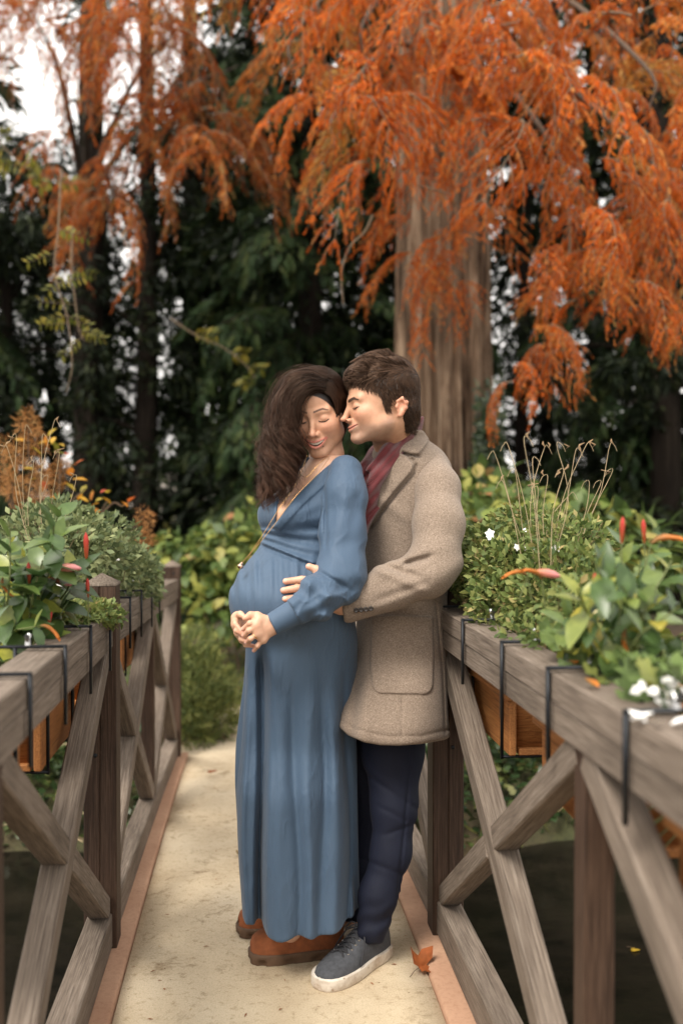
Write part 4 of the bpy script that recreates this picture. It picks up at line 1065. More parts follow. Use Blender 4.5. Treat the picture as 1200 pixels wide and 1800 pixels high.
# short hair on temples, sides and nape, rooted on the head itself
sc_ = np.where((hairm > .35) & (hV[:, 2] < .06) & (hV[:, 2] > -.1))[0]; pk = rng.choice(sc_, 6500)
hn = np.zeros((len(hV), 3)); e_ = hV[hQ]; fn_ = np.cross(e_[:, 1]-e_[:, 0], e_[:, 2]-e_[:, 0])
for k in range(4): np.add.at(hn, hQ[:, k], fn_)
hn = unit(hn); r0, n0 = hV[pk], hn[pk]
n0 = n0*np.sign((n0*(r0-np.array((0, -.01, .02)))).sum(1))[:, None]
fl = unit(np.stack([0*r0[:, 0], -.45+.35*smooth01(-.01, .04, r0[:, 1]), -1+0*r0[:, 0]], 1)+rng.normal(0, .15, r0.shape)); ln2 = rng.uniform(.006, .013, len(r0))
v5 = np.linspace(0, 1, 5)[None, :, None]
P = r0[:, None]+ln2[:, None, None]*(v5*fl[:, None]+n0[:, None]*(.10+.42*(v5-.6*v5*v5)))
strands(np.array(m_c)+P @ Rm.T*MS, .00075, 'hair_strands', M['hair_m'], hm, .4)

# coat
def c_fold(x, y, z):
    px, py = PX(x, y), PY(z, y); near = smooth01(.0, -.06, y-2.82); d = 0*px
    low = smooth01(1090, 1250, py)
    d = d+near*low*(.007*gauss(px-640-.1*(1280-py), 14)-.009*gauss(px-618-.12*(1280-py), 9))
    d = d+near*(.004*np.sin(px/17+py/60)*smooth01(1040, 1120, py))
    d = d+near*.006*gauss((py-900)-.75*(px-700), 14)*smooth01(760, 700, px)*smooth01(640, 680, px)
    return d
g = Grid((-.055, 2.525, .565), (.345, 3.00, 1.455), .0038)
g.put(loft_fn(MT, c_fold, zlo=.5), g.lo-.01, (.36, 3.02, 1.47), 0)
X_, Y_, Z_ = g.ax[0][:, None, None], g.ax[1][None, :, None], g.ax[2][None, None, :]; px_, py_ = PX(X_, Y_), PY(Z_, Y_)
base = g.D.copy(); nearm = Y_-2.86+0*X_+0*Z_
def raise_poly(poly, th, k=.003, soft=.006):
    sd = poly_sd(px_, py_, poly)*.0016
    g.D[:] = smin(g.D, smax(np.maximum(base-th, nearm), sd, soft), k)
def groove(pts, wd, dp):
    d = np.full(px_.shape, 1e9, np.float32)
    for (a, b) in zip(pts[:-1], pts[1:]):
        ex, ey = b[0]-a[0], b[1]-a[1]; t_ = np.clip(((px_-a[0])*ex+(py_-a[1])*ey)/(ex*ex+ey*ey), 0, 1)
        d = np.minimum(d, np.hypot(px_-a[0]-t_*ex, py_-a[1]-t_*ey))
    g.D[:] = g.D+(dp*gauss(d, wd)*(nearm < 0)).astype(np.float32)
pocket = [(653, 1082), (760, 1085), (762, 1150), (761, 1196)]+[(745+16*math.cos(a), 1203+18*math.sin(a)) for a in np.linspace(.2, 1.57, 6)]+[(672+18*math.cos(a), 1200+20*math.sin(a)) for a in np.linspace(1.6, 2.9, 6)]+[(650, 1170)]
raise_poly(pocket, .0075, .002, .004)
raise_poly([(653, 1081), (761, 1084), (761, 1097), (652, 1094)], .0095, .002, .004)
lap = [(728, 770), (708, 795), (727, 818), (722, 830), (694, 862), (668, 896), (648, 926), (634, 926), (632, 860), (668, 800), (700, 765)]
raise_poly(lap, .014, .002, .003)
raise_poly([(724, 745), (740, 752), (753, 771), (750, 780), (733, 800), (726, 806), (706, 796), (690, 800), (700, 765)], .016, .003, .006)
groove([(707, 796), (735, 802)], 2.5, .010); groove([(731, 818), (726, 832), (698, 864), (672, 898), (651, 929)], 3.0, .010)
groove([(707, 1224), (706, 1300)], 2.0, .0035); groove([(766, 1060), (778, 1180), (783, 1290)], 2.0, .004)
groove([(590, 1262), (625, 1283), (680, 1296), (740, 1295), (790, 1283)], 2.2, .003)
hemz = np.interp(px_, [575, 588, 612, 640, 668, 700, 740, 780, 798], [1262, 1272, 1294, 1306, 1311, 1312, 1309, 1302, 1294])
g.D[:] = smax(g.D, (py_-hemz)*.0016, .010)
V, Q = g.mesh(); coat = mobj('coat', fast_mesh('coat', V, Q, smooth=True), M['wool'], man)
# sleeve
g = Grid(W(585, 1105, 2.48), W(830, 790, 2.80), .0036)
sp = [W(758, 826, 2.745), W(768, 858, 2.69), W(771, 920, 2.63), W(765, 985, 2.59), W(752, 1010, 2.575), W(690, 1032, 2.572), W(612, 1064, 2.592)]
g.chain(sp, [.050, .058, .064, .062, .060, .055, .046], .03)
X_, Y_, Z_ = g.ax[0][:, None, None], g.ax[1][None, :, None], g.ax[2][None, None, :]; px_, py_ = PX(X_, Y_), PY(Z_, Y_)
wr = -.014*gauss((py_-985)+.28*(px_-735), 6)*smooth01(700, 720, px_)*smooth01(770, 745, px_)     # crook of the elbow
wr = wr-.009*gauss((py_-1003)-.30*(px_-700), 6)*smooth01(660, 690, px_)*smooth01(752, 720, px_)
wr = wr+.007*gauss((py_-1020)-.45*(px_-705), 9)*smooth01(640, 680, px_)*smooth01(770, 730, px_)
wr = wr-.007*gauss((py_-1042)+.35*(px_-700), 8)*smooth01(640, 680, px_)*smooth01(770, 735, px_)
wr = wr+.004*np.sin((px_*.5+py_)/11.)*smooth01(940, 1000, py_)*smooth01(620, 680, px_)
wr = wr+.0012*np.sin(px_/10+.4*np.sin(py_/25.))*smooth01(1000, 900, py_)
g.D += (-wr*(g.D < .04)).astype(np.float32)
g.D[:] = smax(g.D, (599+.16*(py_-1056)-px_)*.0015, .006)
V, Q = g.mesh(); slv = mobj('sleeve', fast_mesh('sleeve', V, Q, smooth=True), M['wool'], coat)
for k, (bx, by) in enumerate(((626, 1074), (634.5, 1073), (643, 1072), (651.5, 1070.5))):
    # find the sleeve surface in front of the button
    p = W(bx, by, 2.53); d = np.linalg.norm(V[:, [0, 2]]-np.array((p.x, p.z)), axis=1); near = V[d < .006]; yb = near[:, 1].min() if len(near) else 2.54
    th_ = np.linspace(0, 6.283, 12, endpoint=False); rb = .0066
    Vb = [(p.x+r_*math.cos(a), yb+dy, p.z+r_*math.sin(a)) for r_, dy in ((rb, .003), (rb, -.002), (rb*.8, -.0035), (rb*.55, -.0022), (.0005, -.0022)) for a in th_]
    qb = [(l*12+j, l*12+(j+1) % 12, (l+1)*12+(j+1) % 12, (l+1)*12+j) for l in range(4) for j in range(12)]
    mobj('button', fast_mesh('button', Vb, np.array(qb), smooth=True), M['button'], slv)
g = Grid(W(600, 1100, 2.82), W(800, 800, 3.05)+Vector((.05, .05, 0)), .007)
g.chain([W(745, 830, 2.90), W(735, 990, 2.95), W(630, 1060, 2.88)], [.065, .062, .05], .02)
V, Q = g.mesh(); mobj('sleeve', fast_mesh('sleeve', V, Q, smooth=True), M['wool'], coat)
# scarf
g = Grid(W(630, 945, 2.60), W(745, 715, 2.90), .003)
s1 = [W(724, 742, 2.84), W(723, 745, 2.77), W(708, 768, 2.725), W(686, 798, 2.70), W(664, 832, 2.69), W(648, 880, 2.70), W(634, 930, 2.71)]
g.chain(s1, [.028, .028, .027, .027, .026, .024, .02], .015)
s2 = [W(722, 745, 2.84), W(700, 762, 2.87), W(665, 800, 2.84), W(652, 830, 2.77), W(650, 880, 2.73)]
g.chain(s2, [.024, .028, .030, .034, .034], .015)
X_, Y_, Z_ = g.ax[0][:, None, None], g.ax[1][None, :, None], g.ax[2][None, None, :]; px_, py_ = PX(X_, Y_), PY(Z_, Y_)
u_ = (px_-690)*.80+(py_-795)*.60
g.D += (-(.0042*np.sin(u_/5.5)+.003*np.sin(u_/2.6+py_/30))*(g.D < .03)).astype(np.float32)
V, Q = g.mesh(); mobj('scarf', fast_mesh('scarf', V, Q, smooth=True), M['scarf'], man)
# trousers
g = Grid((-.03, 2.56, .05), (.27, 3.0, .70), .0042)
g.chain([W(690, 1270, 2.76), W(690, 1320, 2.75), W(693, 1420, 2.715), W(687, 1500, 2.695), W(666, 1575, 2.675), W(653, 1640, 2.66)], [.088, .083, .060, .051, .049, .042], .03)
g.chain([W(640, 1270, 2.88), W(640, 1320, 2.88), W(646, 1430, 2.89), W(634, 1530, 2.88), W(620, 1640, 2.86)], [.09, .085, .064, .055, .046], .03)
X_, Y_, Z_ = g.ax[0][:, None, None], g.ax[1][None, :, None], g.ax[2][None, None, :]; px_, py_ = PX(X_, Y_), PY(Z_, Y_)
low = smooth01(1570, 1620, py_)
wr = low*.0028*np.sin((py_+.35*px_)/5.2+.8*np.sin(px_/9.))-.0028*gauss((py_-1432)-.5*(px_-690), 5)*smooth01(650, 680, px_)*smooth01(735, 700, px_)-.003*gauss((py_-1465)+.35*(px_-690), 5)*smooth01(660, 690, px_)-.003*gauss((py_-1395)-.7*(px_-690), 6)-.0025*gauss((py_-1530)-.4*(px_-680), 5)
wr = wr-.005*gauss((px_-716)+.09*(py_-1400), 2.5)
g.D += (-wr*(g.D < .03)).astype(np.float32)
bot = 1660-.35*(px_-655)*(px_ > 655)*0
g.D[:] = smax(g.D, (py_-1664)*.0015-.0*X_, .006)
V, Q = g.mesh(); mobj('trousers', fast_mesh('trousers', V, Q, smooth=True), M['navy'], man)
# canvas sneakers
def sneaker(heel, toe):
    st = [(0, .016, .072), (.010, .030, .080), (.04, .036, .084), (.075, .037, .086), (.10, .038, .083), (.13, .041, .072), (.16, .046, .060), (.19, .048, .049), (.22, .046, .040), (.245, .040, .034), (.262, .030, .028), (.272, .016, .020), (.276, .006, .012)]
    V, q = shoe_loft(st, .27, 2.3, z0=.022); o = mobj('shoe', fast_mesh('shoe', put_shoe(V, heel, toe), q, smooth=True), M['canvas'], man)
    so = [(x, w+.002, h) for x, w, h in st]
    V, q = sole_mesh(so, .0, .030, .005); mobj('sole', fast_mesh('sole', put_shoe(V, heel, toe), q, smooth=False), M['rubber'], o)
    st2 = [(x, w+.004, h+.0015) for x, w, h in st if x >= .238]; st2[0] = (st2[0][0], st2[0][1]-.002, st2[0][2])
    V, q = shoe_loft(st2, .27, 2.6, z0=.010); mobj('toe_cap', fast_mesh('toe_cap', put_shoe(V*np.array((1, 1, .92)), heel, toe), q, smooth=True), M['rubber'], o)
    parts = []; eye = []
    hs_ = lambda x: np.interp(x, [s[0] for s in st], [s[2] for s in st])+.022
    ws_ = lambda x: np.interp(x, [s[0] for s in st], [s[1] for s in st])
    for k in range(6):
        x = .105+.0165*k; w = ws_(x)*.42; dz = .004
        for sgn in (-1, 1):
            pts = [(x, sgn*w, hs_(x)-.0045), (x+.005, sgn*w*.4, hs_(x+.005)+dz), (x+.012, -sgn*w*.5, hs_(x+.012)+dz), (x+.0165, -sgn*w, hs_(x+.0165)-.0045)]
            V, q, r_ = tube(put_shoe(curve_pts(pts, 8), heel, toe), .0028, 5); parts.append((V, q, r_))
            e = put_shoe(np.array([(x, sgn*w*1.1, hs_(x)-.006), (x, sgn*w*1.12, hs_(x)-.0035)]), heel, toe); eye.append(tube(e, [.004, .0035], 8))
    for sgn, end in ((-1, (.175, -.055, .026)), (1, (.17, .05, .035))):
        pts = [(.11, 0, hs_(.11)+.006), (.12, sgn*.02, hs_(.12)+.010), (.14, sgn*.040, hs_(.14)-.012), end]
        parts.append(tube(put_shoe(curve_pts(pts, 12), heel, toe), .0022, 5))
        pts = [(.11, 0, hs_(.11)+.006), (.118, sgn*.022, hs_(.11)+.016), (.128, sgn*.036, hs_(.12)-.002), (.118, sgn*.02, hs_(.12)+.004), (.11, 0, hs_(.11)+.004)]
        parts.append(tube(put_shoe(curve_pts(pts, 14), heel, toe), .0022, 5))
    Vm, Fm, _ = merge(parts); mobj('laces', fast_mesh('laces', Vm, Fm, smooth=True), M['lace'], o)
    Vm, Fm, _ = merge(eye); mobj('eyelets', fast_mesh('eyelets', Vm, Fm), M['zinc'], o, 'stuff')
sneaker((.118, 2.745), (-.042, 2.548)); sneaker((.075, 2.90), (-.17, 2.84))
# ------------------------------------------------------------------ vegetation tools
def quad_leaf(L, Wd, fold=.15, droop=.2, n=3):
    """a leaf blade: pointed oval of 2 x n quads, folded along the midrib; x along, z up"""
    xs_ = np.linspace(0, 1, n+1); V = []; q = []
    for k, u in enumerate(xs_):
        w = Wd*.5*math.sin(math.pi*min(.985, .04+.93*u)**.85)
        z = -droop*L*u*u
        for s in (-1, 0, 1): V.append((L*u, s*w, z+abs(s)*fold*w))
    for k in range(n):
        for j in range(2): q.append((k*3+j, (k+1)*3+j, (k+1)*3+j+1, k*3+j+1))
    return np.array(V), np.array(q)
def simple_leaf(L, Wd):
    V = np.array([(0, 0, 0), (L*.45, Wd/2, .06*L), (L, 0, -.08*L), (L*.45, -Wd/2, .06*L)]); return V, np.array([(0, 3, 2, 1)])
def rand_dirs(n, zmin=-1, zmax=1, r=rng):
    z = r.uniform(zmin, zmax, n); a = r.uniform(0, 2*np.pi, n); s = np.sqrt(1-z*z)
    return np.stack([s*np.cos(a), s*np.sin(a), z], -1)
def cloud(centers, radii, n, tmpl, size, droop=0.0, upb=.3, shell=.35, r=rng, rnd=None):
    """n leaves spread through ellipsoidal clumps -> V, F, rnd"""
    c = np.asarray(centers, float); ra = np.broadcast_to(np.asarray(radii, float), c.shape)
    vol = np.prod(ra, 1); k = r.choice(len(c), n, p=vol/vol.sum())
    dv = rand_dirs(n, r=r); rad = r.uniform(shell, 1, n)[:, None]**.6
    T = c[k]+dv*ra[k]*rad
    d = unit(dv+rand_dirs(n, r=r)*.8+np.array((0, 0, -droop)))
    up = unit(rand_dirs(n, r=r)*.7+np.array((0, 0, 1.0))*upb+dv*.5)
    return bake(tmpl[0], tmpl[1], frames(d, up), T, size*r.uniform(.65, 1.25, n), rnd)
def feather(r, L, n, nl, nw, sweep=.75):
    """pinnate spray of needles in its own frame -> template"""
    V, q = [], []
    xs_ = np.linspace(.05, 1, n)
    for i, u in enumerate(xs_):
        x = L*u; ln = nl*(.55+.45*math.sin(math.pi*min(1, .15+u*.85)))*r.uniform(.8, 1.15)
        for s in (-1, 1):
            b = len(V); dx, dy = ln*sweep*.8, s*ln*.85; z = -.25*L*u*u+r.normal(0, .12)*ln
            V += [(x-nw, 0, -.25*L*u*u), (x+dx*.5-nw*.5, dy*.5, z*.6-.1*ln*0), (x+dx, dy, z-.25*ln), (x+nw, 0, -.25*L*u*u)]
            q.append((b, b+1, b+2, b+3) if s > 0 else (b+3, b+2, b+1, b))
    return np.array(V), np.array(q)
def spray_branch(seed, L, nbr, fL, fn, nl, nw, droop, bl=.38, name='branch', stem_r=.008, mats=None, tint=.5):
    """a hanging branch: arching stem, side branchlets, feathery sprays on each"""
    r = np.random.default_rng(seed)
    t_ = np.linspace(0, 1, 12)
    P = np.stack([L*(.85*t_-.30*droop*t_**2), .05*L*np.sin(t_*4+seed), L*(.10*t_-droop*.85*t_**1.9)], -1)
    feats = [feather(r, fL, fn, nl, nw) for _ in range(3)]
    parts, stems = [], [tube(P, np.linspace(stem_r, stem_r*.25, 12), 5)]
    T = unit(np.gradient(P, axis=0))
    for k in range(nbr):
        u = .12+.88*(k+.5)/nbr; i = int(u*11); s = (-1) ** k
        tl = bl*L*(1-.55*u)*r.uniform(.7, 1.2)
        side = unit(np.cross(T[i], (0, 0, 1)))*s; v = np.linspace(0, 1, 7)[:, None]
        d0 = unit(T[i]*.75+side*r.uniform(.5, .9)+np.array((0, 0, .1)))
        Q_ = P[i]+d0*tl*v+np.array((0, 0, -1))*tl*(.35+.5*droop)*v**2
        stems.append(tube(Q_, np.linspace(stem_r*.45, stem_r*.15, 7), 4))
        TQ = unit(np.gradient(Q_, axis=0)); m_ = max(4, int(tl/(fL*.20)))
        for w in np.linspace(.08, 1, m_):
            j = int(w*6); ss = r.choice((-1, 1)); sd = unit(np.cross(TQ[j], (0, 0, 1)))*ss
            dd = unit(TQ[j]*.8+sd*r.uniform(.2, .9)*(w < .97)+np.array((0, 0, -.25*droop))+r.normal(0, .12, 3))
            up = unit(np.array((0, 0, 1))+r.normal(0, .45, 3))
            f = feats[r.integers(3)]
            parts.append(bake(f[0], f[1], frames(dd[None], up[None]), (P[i]+(Q_[j]-P[i]))[None], r.uniform(.7, 1.2), np.array([r.random()])))
    Vm, Fm, rm = merge(parts); Vs, Fs, rs = merge(stems)
    V = np.concatenate([Vm, Vs]); Fq = np.concatenate([Fm[0], Fs[0]+len(Vm)])
    me = fast_mesh(name, V, Fq, attrs={'rnd': np.concatenate([rm, rs])})
    for m in mats: me.materials.append(m)
    mi = np.zeros(len(Fq), np.int32); mi[len(Fm[0]):] = 1; me.polygons.foreach_set('material_index', mi)
    return me
def inst(name, me, loc, yaw, tilt, sc, parent, roll=0):
    o = bpy.data.objects.new(name, me); COL.objects.link(o)
    o.matrix_basis = Matrix.Translation(loc) @ Matrix.Rotation(yaw, 4, 'Z') @ Matrix.Rotation(tilt, 4, 'Y') @ Matrix.Rotation(roll, 4, 'X') @ Matrix.Scale(sc, 4)
    o.parent = parent; o.matrix_parent_inverse = parent_matrix(parent).inverted(); return o
def in_poly(poly, r=rng):
    P = np.array(poly); lo, hi = P.min(0), P.max(0)
    while True:
        p = r.uniform(lo, hi)
        if float(poly_sd(np.array([p[0]], np.float32), np.array([p[1]], np.float32), poly)[0]) < 0: return p
def bark_mat(name, dark, mid, light, sx=14):
    t = NT(name); co = t.coords((sx, sx, .8)); g = t.noise(co, 1.6, 6, .65, .6)
    c = t.ramp(g, [(.30, dark), (.5, mid), (.72, light)])
    t.color(t.mix(.7, c, t.ramp(t.noise(t.coords(), 3, 4), [(.3, (.75, .72, .7)), (.7, (1.15, 1.1, 1.05))]), 'MULTIPLY'))
    t.set(Roughness=.95); t.b.inputs['Specular IOR Level'].default_value = .15; t.bump(g, .9, .05); return t.m
M['bark'] = bark_mat('fibrous_cypress_bark', (.020, .012, .008), (.145, .098, .066), (.42, .315, .225), 8)
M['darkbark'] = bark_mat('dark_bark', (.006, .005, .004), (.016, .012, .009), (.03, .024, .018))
M['twig'] = m_plain('grey_twig', (.17, .12, .075), .9)
M['limbbark'] = m_plain('brown_limb_bark', (.085, .055, .035), .9)
M['dtwig'] = m_plain('dark_twig', (.035, .025, .017), .9)
OR_BRIGHT = [(0, (.34, .068, .012)), (.35, (.56, .12, .016)), (.75, (.68, .185, .030)), (1, (.60, .28, .09))]
OR_DULL = [(0, (.24, .055, .014)), (.4, (.42, .10, .018)), (.8, (.54, .16, .035)), (1, (.42, .25, .09))]
HUE = [(0, (.74, .72, .70)), (.3, (1.0, .96, .94)), (.7, (1.1, 1.12, 1.1)), (.9, (1.15, 1.4, 1.5)), (1, (.85, 1.7, 2.2))]
M['cyp'] = m_leaf('rust_orange_needles', OR_BRIGHT, .7, trans=.46, spec=.15, hue=HUE)
M['cyp2'] = m_leaf('russet_needles', OR_DULL, .7, trans=.46, spec=.15, hue=HUE)
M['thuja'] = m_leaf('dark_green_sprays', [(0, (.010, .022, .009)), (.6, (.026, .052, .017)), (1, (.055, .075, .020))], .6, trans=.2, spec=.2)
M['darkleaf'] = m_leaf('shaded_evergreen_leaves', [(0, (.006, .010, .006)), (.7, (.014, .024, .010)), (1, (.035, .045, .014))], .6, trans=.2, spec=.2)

def trunk_mesh(base, top, r0, r1, flutes=7, amp=.06, flare=.35, n=72, m_=40, lean=0, seed=0):
    r = np.random.default_rng(seed); ph = r.uniform(0, 6.28, 5); th = np.linspace(0, 2*np.pi, n, endpoint=False)
    V = []
    for k in range(m_):
        u = k/(m_-1); z = base[2]+(top[2]-base[2])*u; R_ = r0+(r1-r0)*u+flare*r0*math.exp(-(z-base[2])/.9)
        cx = base[0]+(top[0]-base[0])*u+lean*math.sin(u*3); cy = base[1]+(top[1]-base[1])*u
        f = 1+amp*np.cos(flutes*th+ph[0]+.6*math.sin(u*5))+amp*.6*np.cos((flutes*2+1)*th+ph[1]+u*2)+amp*.55*np.cos(29*th+ph[2]+2*math.sin(u*7))+amp*.35*np.cos(47*th+ph[3]+u*3)
        V += [(cx+R_*a*math.cos(b), cy+R_*a*math.sin(b), z) for a, b in zip(f, th)]
    i, j = np.meshgrid(np.arange(m_-1), np.arange(n), indexing='ij')
    q = np.stack([i*n+j, i*n+(j+1) % n, (i+1)*n+(j+1) % n, (i+1)*n+j], -1).reshape(-1, 4)
    return fast_mesh('trunk', V, q, smooth=True)

# ------------------------------------------------------------------ the big rust-red swamp cypress
TB = Vector(((787-600)/F*9.2, 9.2, gz_of(np.array(1.0), np.array(9.2)).item()))
cyp = empty('swamp_cypress', TB, 'huge swamp cypress with fibrous trunk and drooping rust orange foliage behind the man', 'tree')
mobj('trunk', trunk_mesh(TB-Vector((0, 0, .2)), TB+Vector((-.12, .1, 11)), .43, .30, 8, .085, .22, 150, 60, seed=4), M['bark'], cyp)
BRM = [spray_branch(k, 1.0, 15, .080, 11, .021, .0023, (.95, 1.15, .75, 1.25, 1.0)[k], .40, mats=[M['cyp'], M['twig']]) for k in range(5)]
BRD = [spray_branch(10+k, 1.0, 13, .090, 10, .023, .0028, (1.2, 1.35, 1.0)[k], .36, mats=[M['cyp2'], M['twig']]) for k in range(3)]
def hang(poly, n, Y0, Y1, s0, s1, meshes, tree, yawc=None, seed=0, tl=(-.35, .25)):
    r = np.random.default_rng(seed)
    for _ in range(n):
        px, py = in_poly(poly, r); Yd = r.uniform(Y0, Y1); yaw = r.uniform(0, 6.283) if yawc is None else r.choice(yawc)+r.normal(0, .5)
        inst('branch', meshes[r.integers(len(meshes))], W(px, py, Yd), yaw, r.uniform(*tl), r.uniform(s0, s1), tree, r.normal(0, .3))
PI_ = math.pi
hang([(840, -80), (1260, -80), (1260, 330), (1150, 400), (960, 330), (880, 250)], 58, 5.8, 8.3, .55, .95, BRM, cyp, (PI_*1.15, PI_*1.6, PI_*1.85), 1)
hang([(470, -90), (860, -90), (880, 260), (760, 300), (650, 240), (480, 60)], 46, 6.0, 8.4, .55, .95, BRM, cyp, (PI_*1.1, PI_*1.4, PI_*1.75), 2)
hang([(540, 160), (650, 140), (700, 230), (660, 300), (560, 270)], 8, 6.0, 6.8, .5, .7, BRM, cyp, (PI_*1.05, PI_*1.3), 3)
hang([(700, 250), (850, 250), (850, 430), (770, 480), (720, 400)], 10, 6.8, 8.2, .42, .65, BRM, cyp, (PI_*1.2, PI_*1.6), 4)
hang([(930, 300), (1200, 300), (1230, 440), (1040, 470), (960, 420)], 20, 5.8, 7.5, .45, .75, BRM, cyp, (PI_*1.2, PI_*1.7), 5)
hang([(930, 560), (985, 560), (985, 640), (930, 650)], 3, 6.0, 6.6, .36, .48, BRM, cyp, (PI_*1.1, PI_*1.75), 6)
hang([(1120, 470), (1230, 450), (1240, 560), (1160, 560)], 4, 6.0, 7.0, .4, .55, BRM, cyp, (PI_*1.2, PI_*1.6), 7)
hang([(715, 400), (860, 380), (865, 520), (760, 560), (735, 500)], 9, 7.2, 8.3, .36, .55, BRM, cyp, (PI_*1.15, PI_*1.6, PI_*1.4), 8)
hang([(950, 430), (1160, 430), (1150, 560), (1000, 560)], 14, 5.9, 7.4, .42, .62, BRM, cyp, (PI_*1.2, PI_*1.7), 9)
hang([(890, 600), (960, 590), (970, 660), (900, 680)], 4, 6.0, 6.5, .34, .46, BRM, cyp, (PI_*1.05, PI_*1.75), 10)
# ring of crown high up, also out of the picture, so the tree stands whole
r_ = np.random.default_rng(20)
for k in range(46):
    a = r_.uniform(0, 6.283); rr = r_.uniform(.6, 3.2); z = r_.uniform(5.6, 9.5)
    inst('branch', BRM[k % 5], TB+Vector((rr*math.cos(a), rr*math.sin(a), z)), a, r_.uniform(-.3, .2), r_.uniform(.9, 1.5), cyp)
for px, py, Yd, z0 in ((960, 60, 7.0, 5.2), (1130, 120, 6.8, 5.6), (640, 40, 7.0, 5.5), (520, 60, 7.2, 6.0), (820, 150, 7.6, 4.3), (1010, 330, 6.6, 4.8), (1180, 330, 6.8, 5.0), (740, 260, 7.6, 3.9), (590, 200, 6.6, 5.0)):
    e = W(px, py, Yd); b = TB+Vector((0, 0, z0)); mid = (b+e)/2+Vector((0, 0, .5)); Vt, qt, _ = tube(curve_pts([b, mid, e, e+Vector((0, -.1, -.35))], 18), np.linspace(.035, .005, 18), 7)
    mobj('limb', fast_mesh('limb', Vt, qt, smooth=True), M['limbbark'], cyp)
# bare hanging twigs
for ctrl in ([(655, 380, 6.3), (640, 410, 6.3), (615, 435, 6.3), (600, 480, 6.3), (603, 535, 6.3)], [(720, 325, 6.4), (760, 335, 6.4), (790, 345, 6.4), (800, 365, 6.4), (785, 385, 6.4)], [(1000, 400, 6.3), (998, 450, 6.3), (980, 490, 6.3), (960, 520, 6.3)]):
    Vt, qt, _ = tube(curve_pts([W(*p) for p in ctrl], 16), np.linspace(.008, .003, 16), 5); mobj('twig', fast_mesh('twig', Vt, qt, smooth=True), M['twig'], cyp)

# a second, farther cypress on the left, duller and thinner so the sky shows through
T2 = Vector((-3.2, 12.5, gz_of(np.array(-3.2), np.array(12.5)).item()))
cyp2 = empty('swamp_cypress', T2, 'thinner russet swamp cypress hanging over the upper left, farther away', 'tree')
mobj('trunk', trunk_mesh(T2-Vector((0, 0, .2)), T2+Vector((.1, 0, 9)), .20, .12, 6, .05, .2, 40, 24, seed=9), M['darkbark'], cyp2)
hang([(110, -80), (390, -80), (380, 120), (420, 220), (300, 230), (180, 90)], 40, 9.0, 11.5, .7, 1.15, BRD, cyp2, None, 11)
hang([(-60, -80), (100, -80), (60, -10), (-40, 40)], 9, 9.0, 11.5, .7, 1.1, BRD, cyp2, None, 12)
hang([(90, 220), (330, 200), (430, 240), (330, 330), (180, 360), (60, 300)], 18, 9.0, 11.0, .6, .95, BRD, cyp2, None, 13)
hang([(-20, 20), (170, 20), (170, 110), (-10, 120)], 7, 9.0, 11.5, .45, .7, BRD, cyp2, None, 14)
for px, py in ((160, 60), (330, 40), (250, 200), (420, 120), (60, 20)):
    e = W(px, py, 10.5); b = T2+Vector((0, 0, 5.0)); Vt, qt, _ = tube(curve_pts([b, (b+e)/2+Vector((0, 0, .4)), e], 14), np.linspace(.05, .008, 14), 6)
    mobj('limb', fast_mesh('limb', Vt, qt, smooth=True), M['dtwig'], cyp2)

# ------------------------------------------------------------------ dark evergreens behind
THM = [spray_branch(30+k, 1.6, 14, .20, 9, .060, .013, (.55, .75, .4)[k], .42, mats=[M['thuja'], M['dtwig']], stem_r=.012) for k in range(3)]
def conifer(px, Yd, H, R_, n, label, seed, trunk_r=.16, low=.4):
    r = np.random.default_rng(seed); x = (px-600)/F*Yd; b = Vector((x, Yd, gz_of(np.array(x), np.array(Yd)).item()))
    root = empty('conifer', b, label, 'tree', 'dark evergreens behind the garden')
    mobj('trunk', trunk_mesh(b-Vector((0, 0, .2)), b+Vector((0, 0, H)), trunk_r, .03, 5, .04, .2, 24, 16, seed=seed), M['darkbark'], root)
    for k in range(n):
        u = (k+r.random())/n; z = low+(H-low)*u; a = r.uniform(0, 6.283); rr = R_*(1-.65*u)*r.uniform(.05, .6)
        inst('branch', THM[r.integers(3)], b+Vector((rr*math.cos(a), rr*math.sin(a), z+.3)), a, r.uniform(-.1, .3), R_/1.5*(1-.5*u)*r.uniform(.7, 1.15), root, r.normal(0, .2))
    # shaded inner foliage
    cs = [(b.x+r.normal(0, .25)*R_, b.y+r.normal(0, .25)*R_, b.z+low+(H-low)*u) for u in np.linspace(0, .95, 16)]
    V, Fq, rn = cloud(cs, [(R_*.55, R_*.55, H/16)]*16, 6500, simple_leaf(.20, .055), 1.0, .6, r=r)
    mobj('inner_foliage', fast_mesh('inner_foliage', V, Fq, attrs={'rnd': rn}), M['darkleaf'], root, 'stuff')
    return root
conifer(545, 11.8, 9.5, 1.65, 110, 'dense dark green conifer directly behind the woman', 41, .2, .1)
conifer(660, 13.0, 10, 1.6, 80, 'dark conifer just left of the big cypress trunk', 42, .2, .1)
conifer(440, 13.2, 9, 1.3, 70, 'dark conifer rising left of the woman', 43, .16, .3)
conifer(1130, 12.5, 8, 1.35, 64, 'dark conifer behind the right planter', 44, .17, .2)
conifer(960, 15.0, 8, 1.3, 40, 'dark conifer far behind, right of the cypress trunk', 45, .15, .3)
conifer(-120, 12.5, 7.5, 1.5, 60, 'dark conifer at the far left edge, mostly outside the picture', 46, .17, .2)
conifer(1330, 12.0, 8.5, 1.6, 60, 'dark conifer at the far right edge, mostly outside the picture', 47, .17, .2)
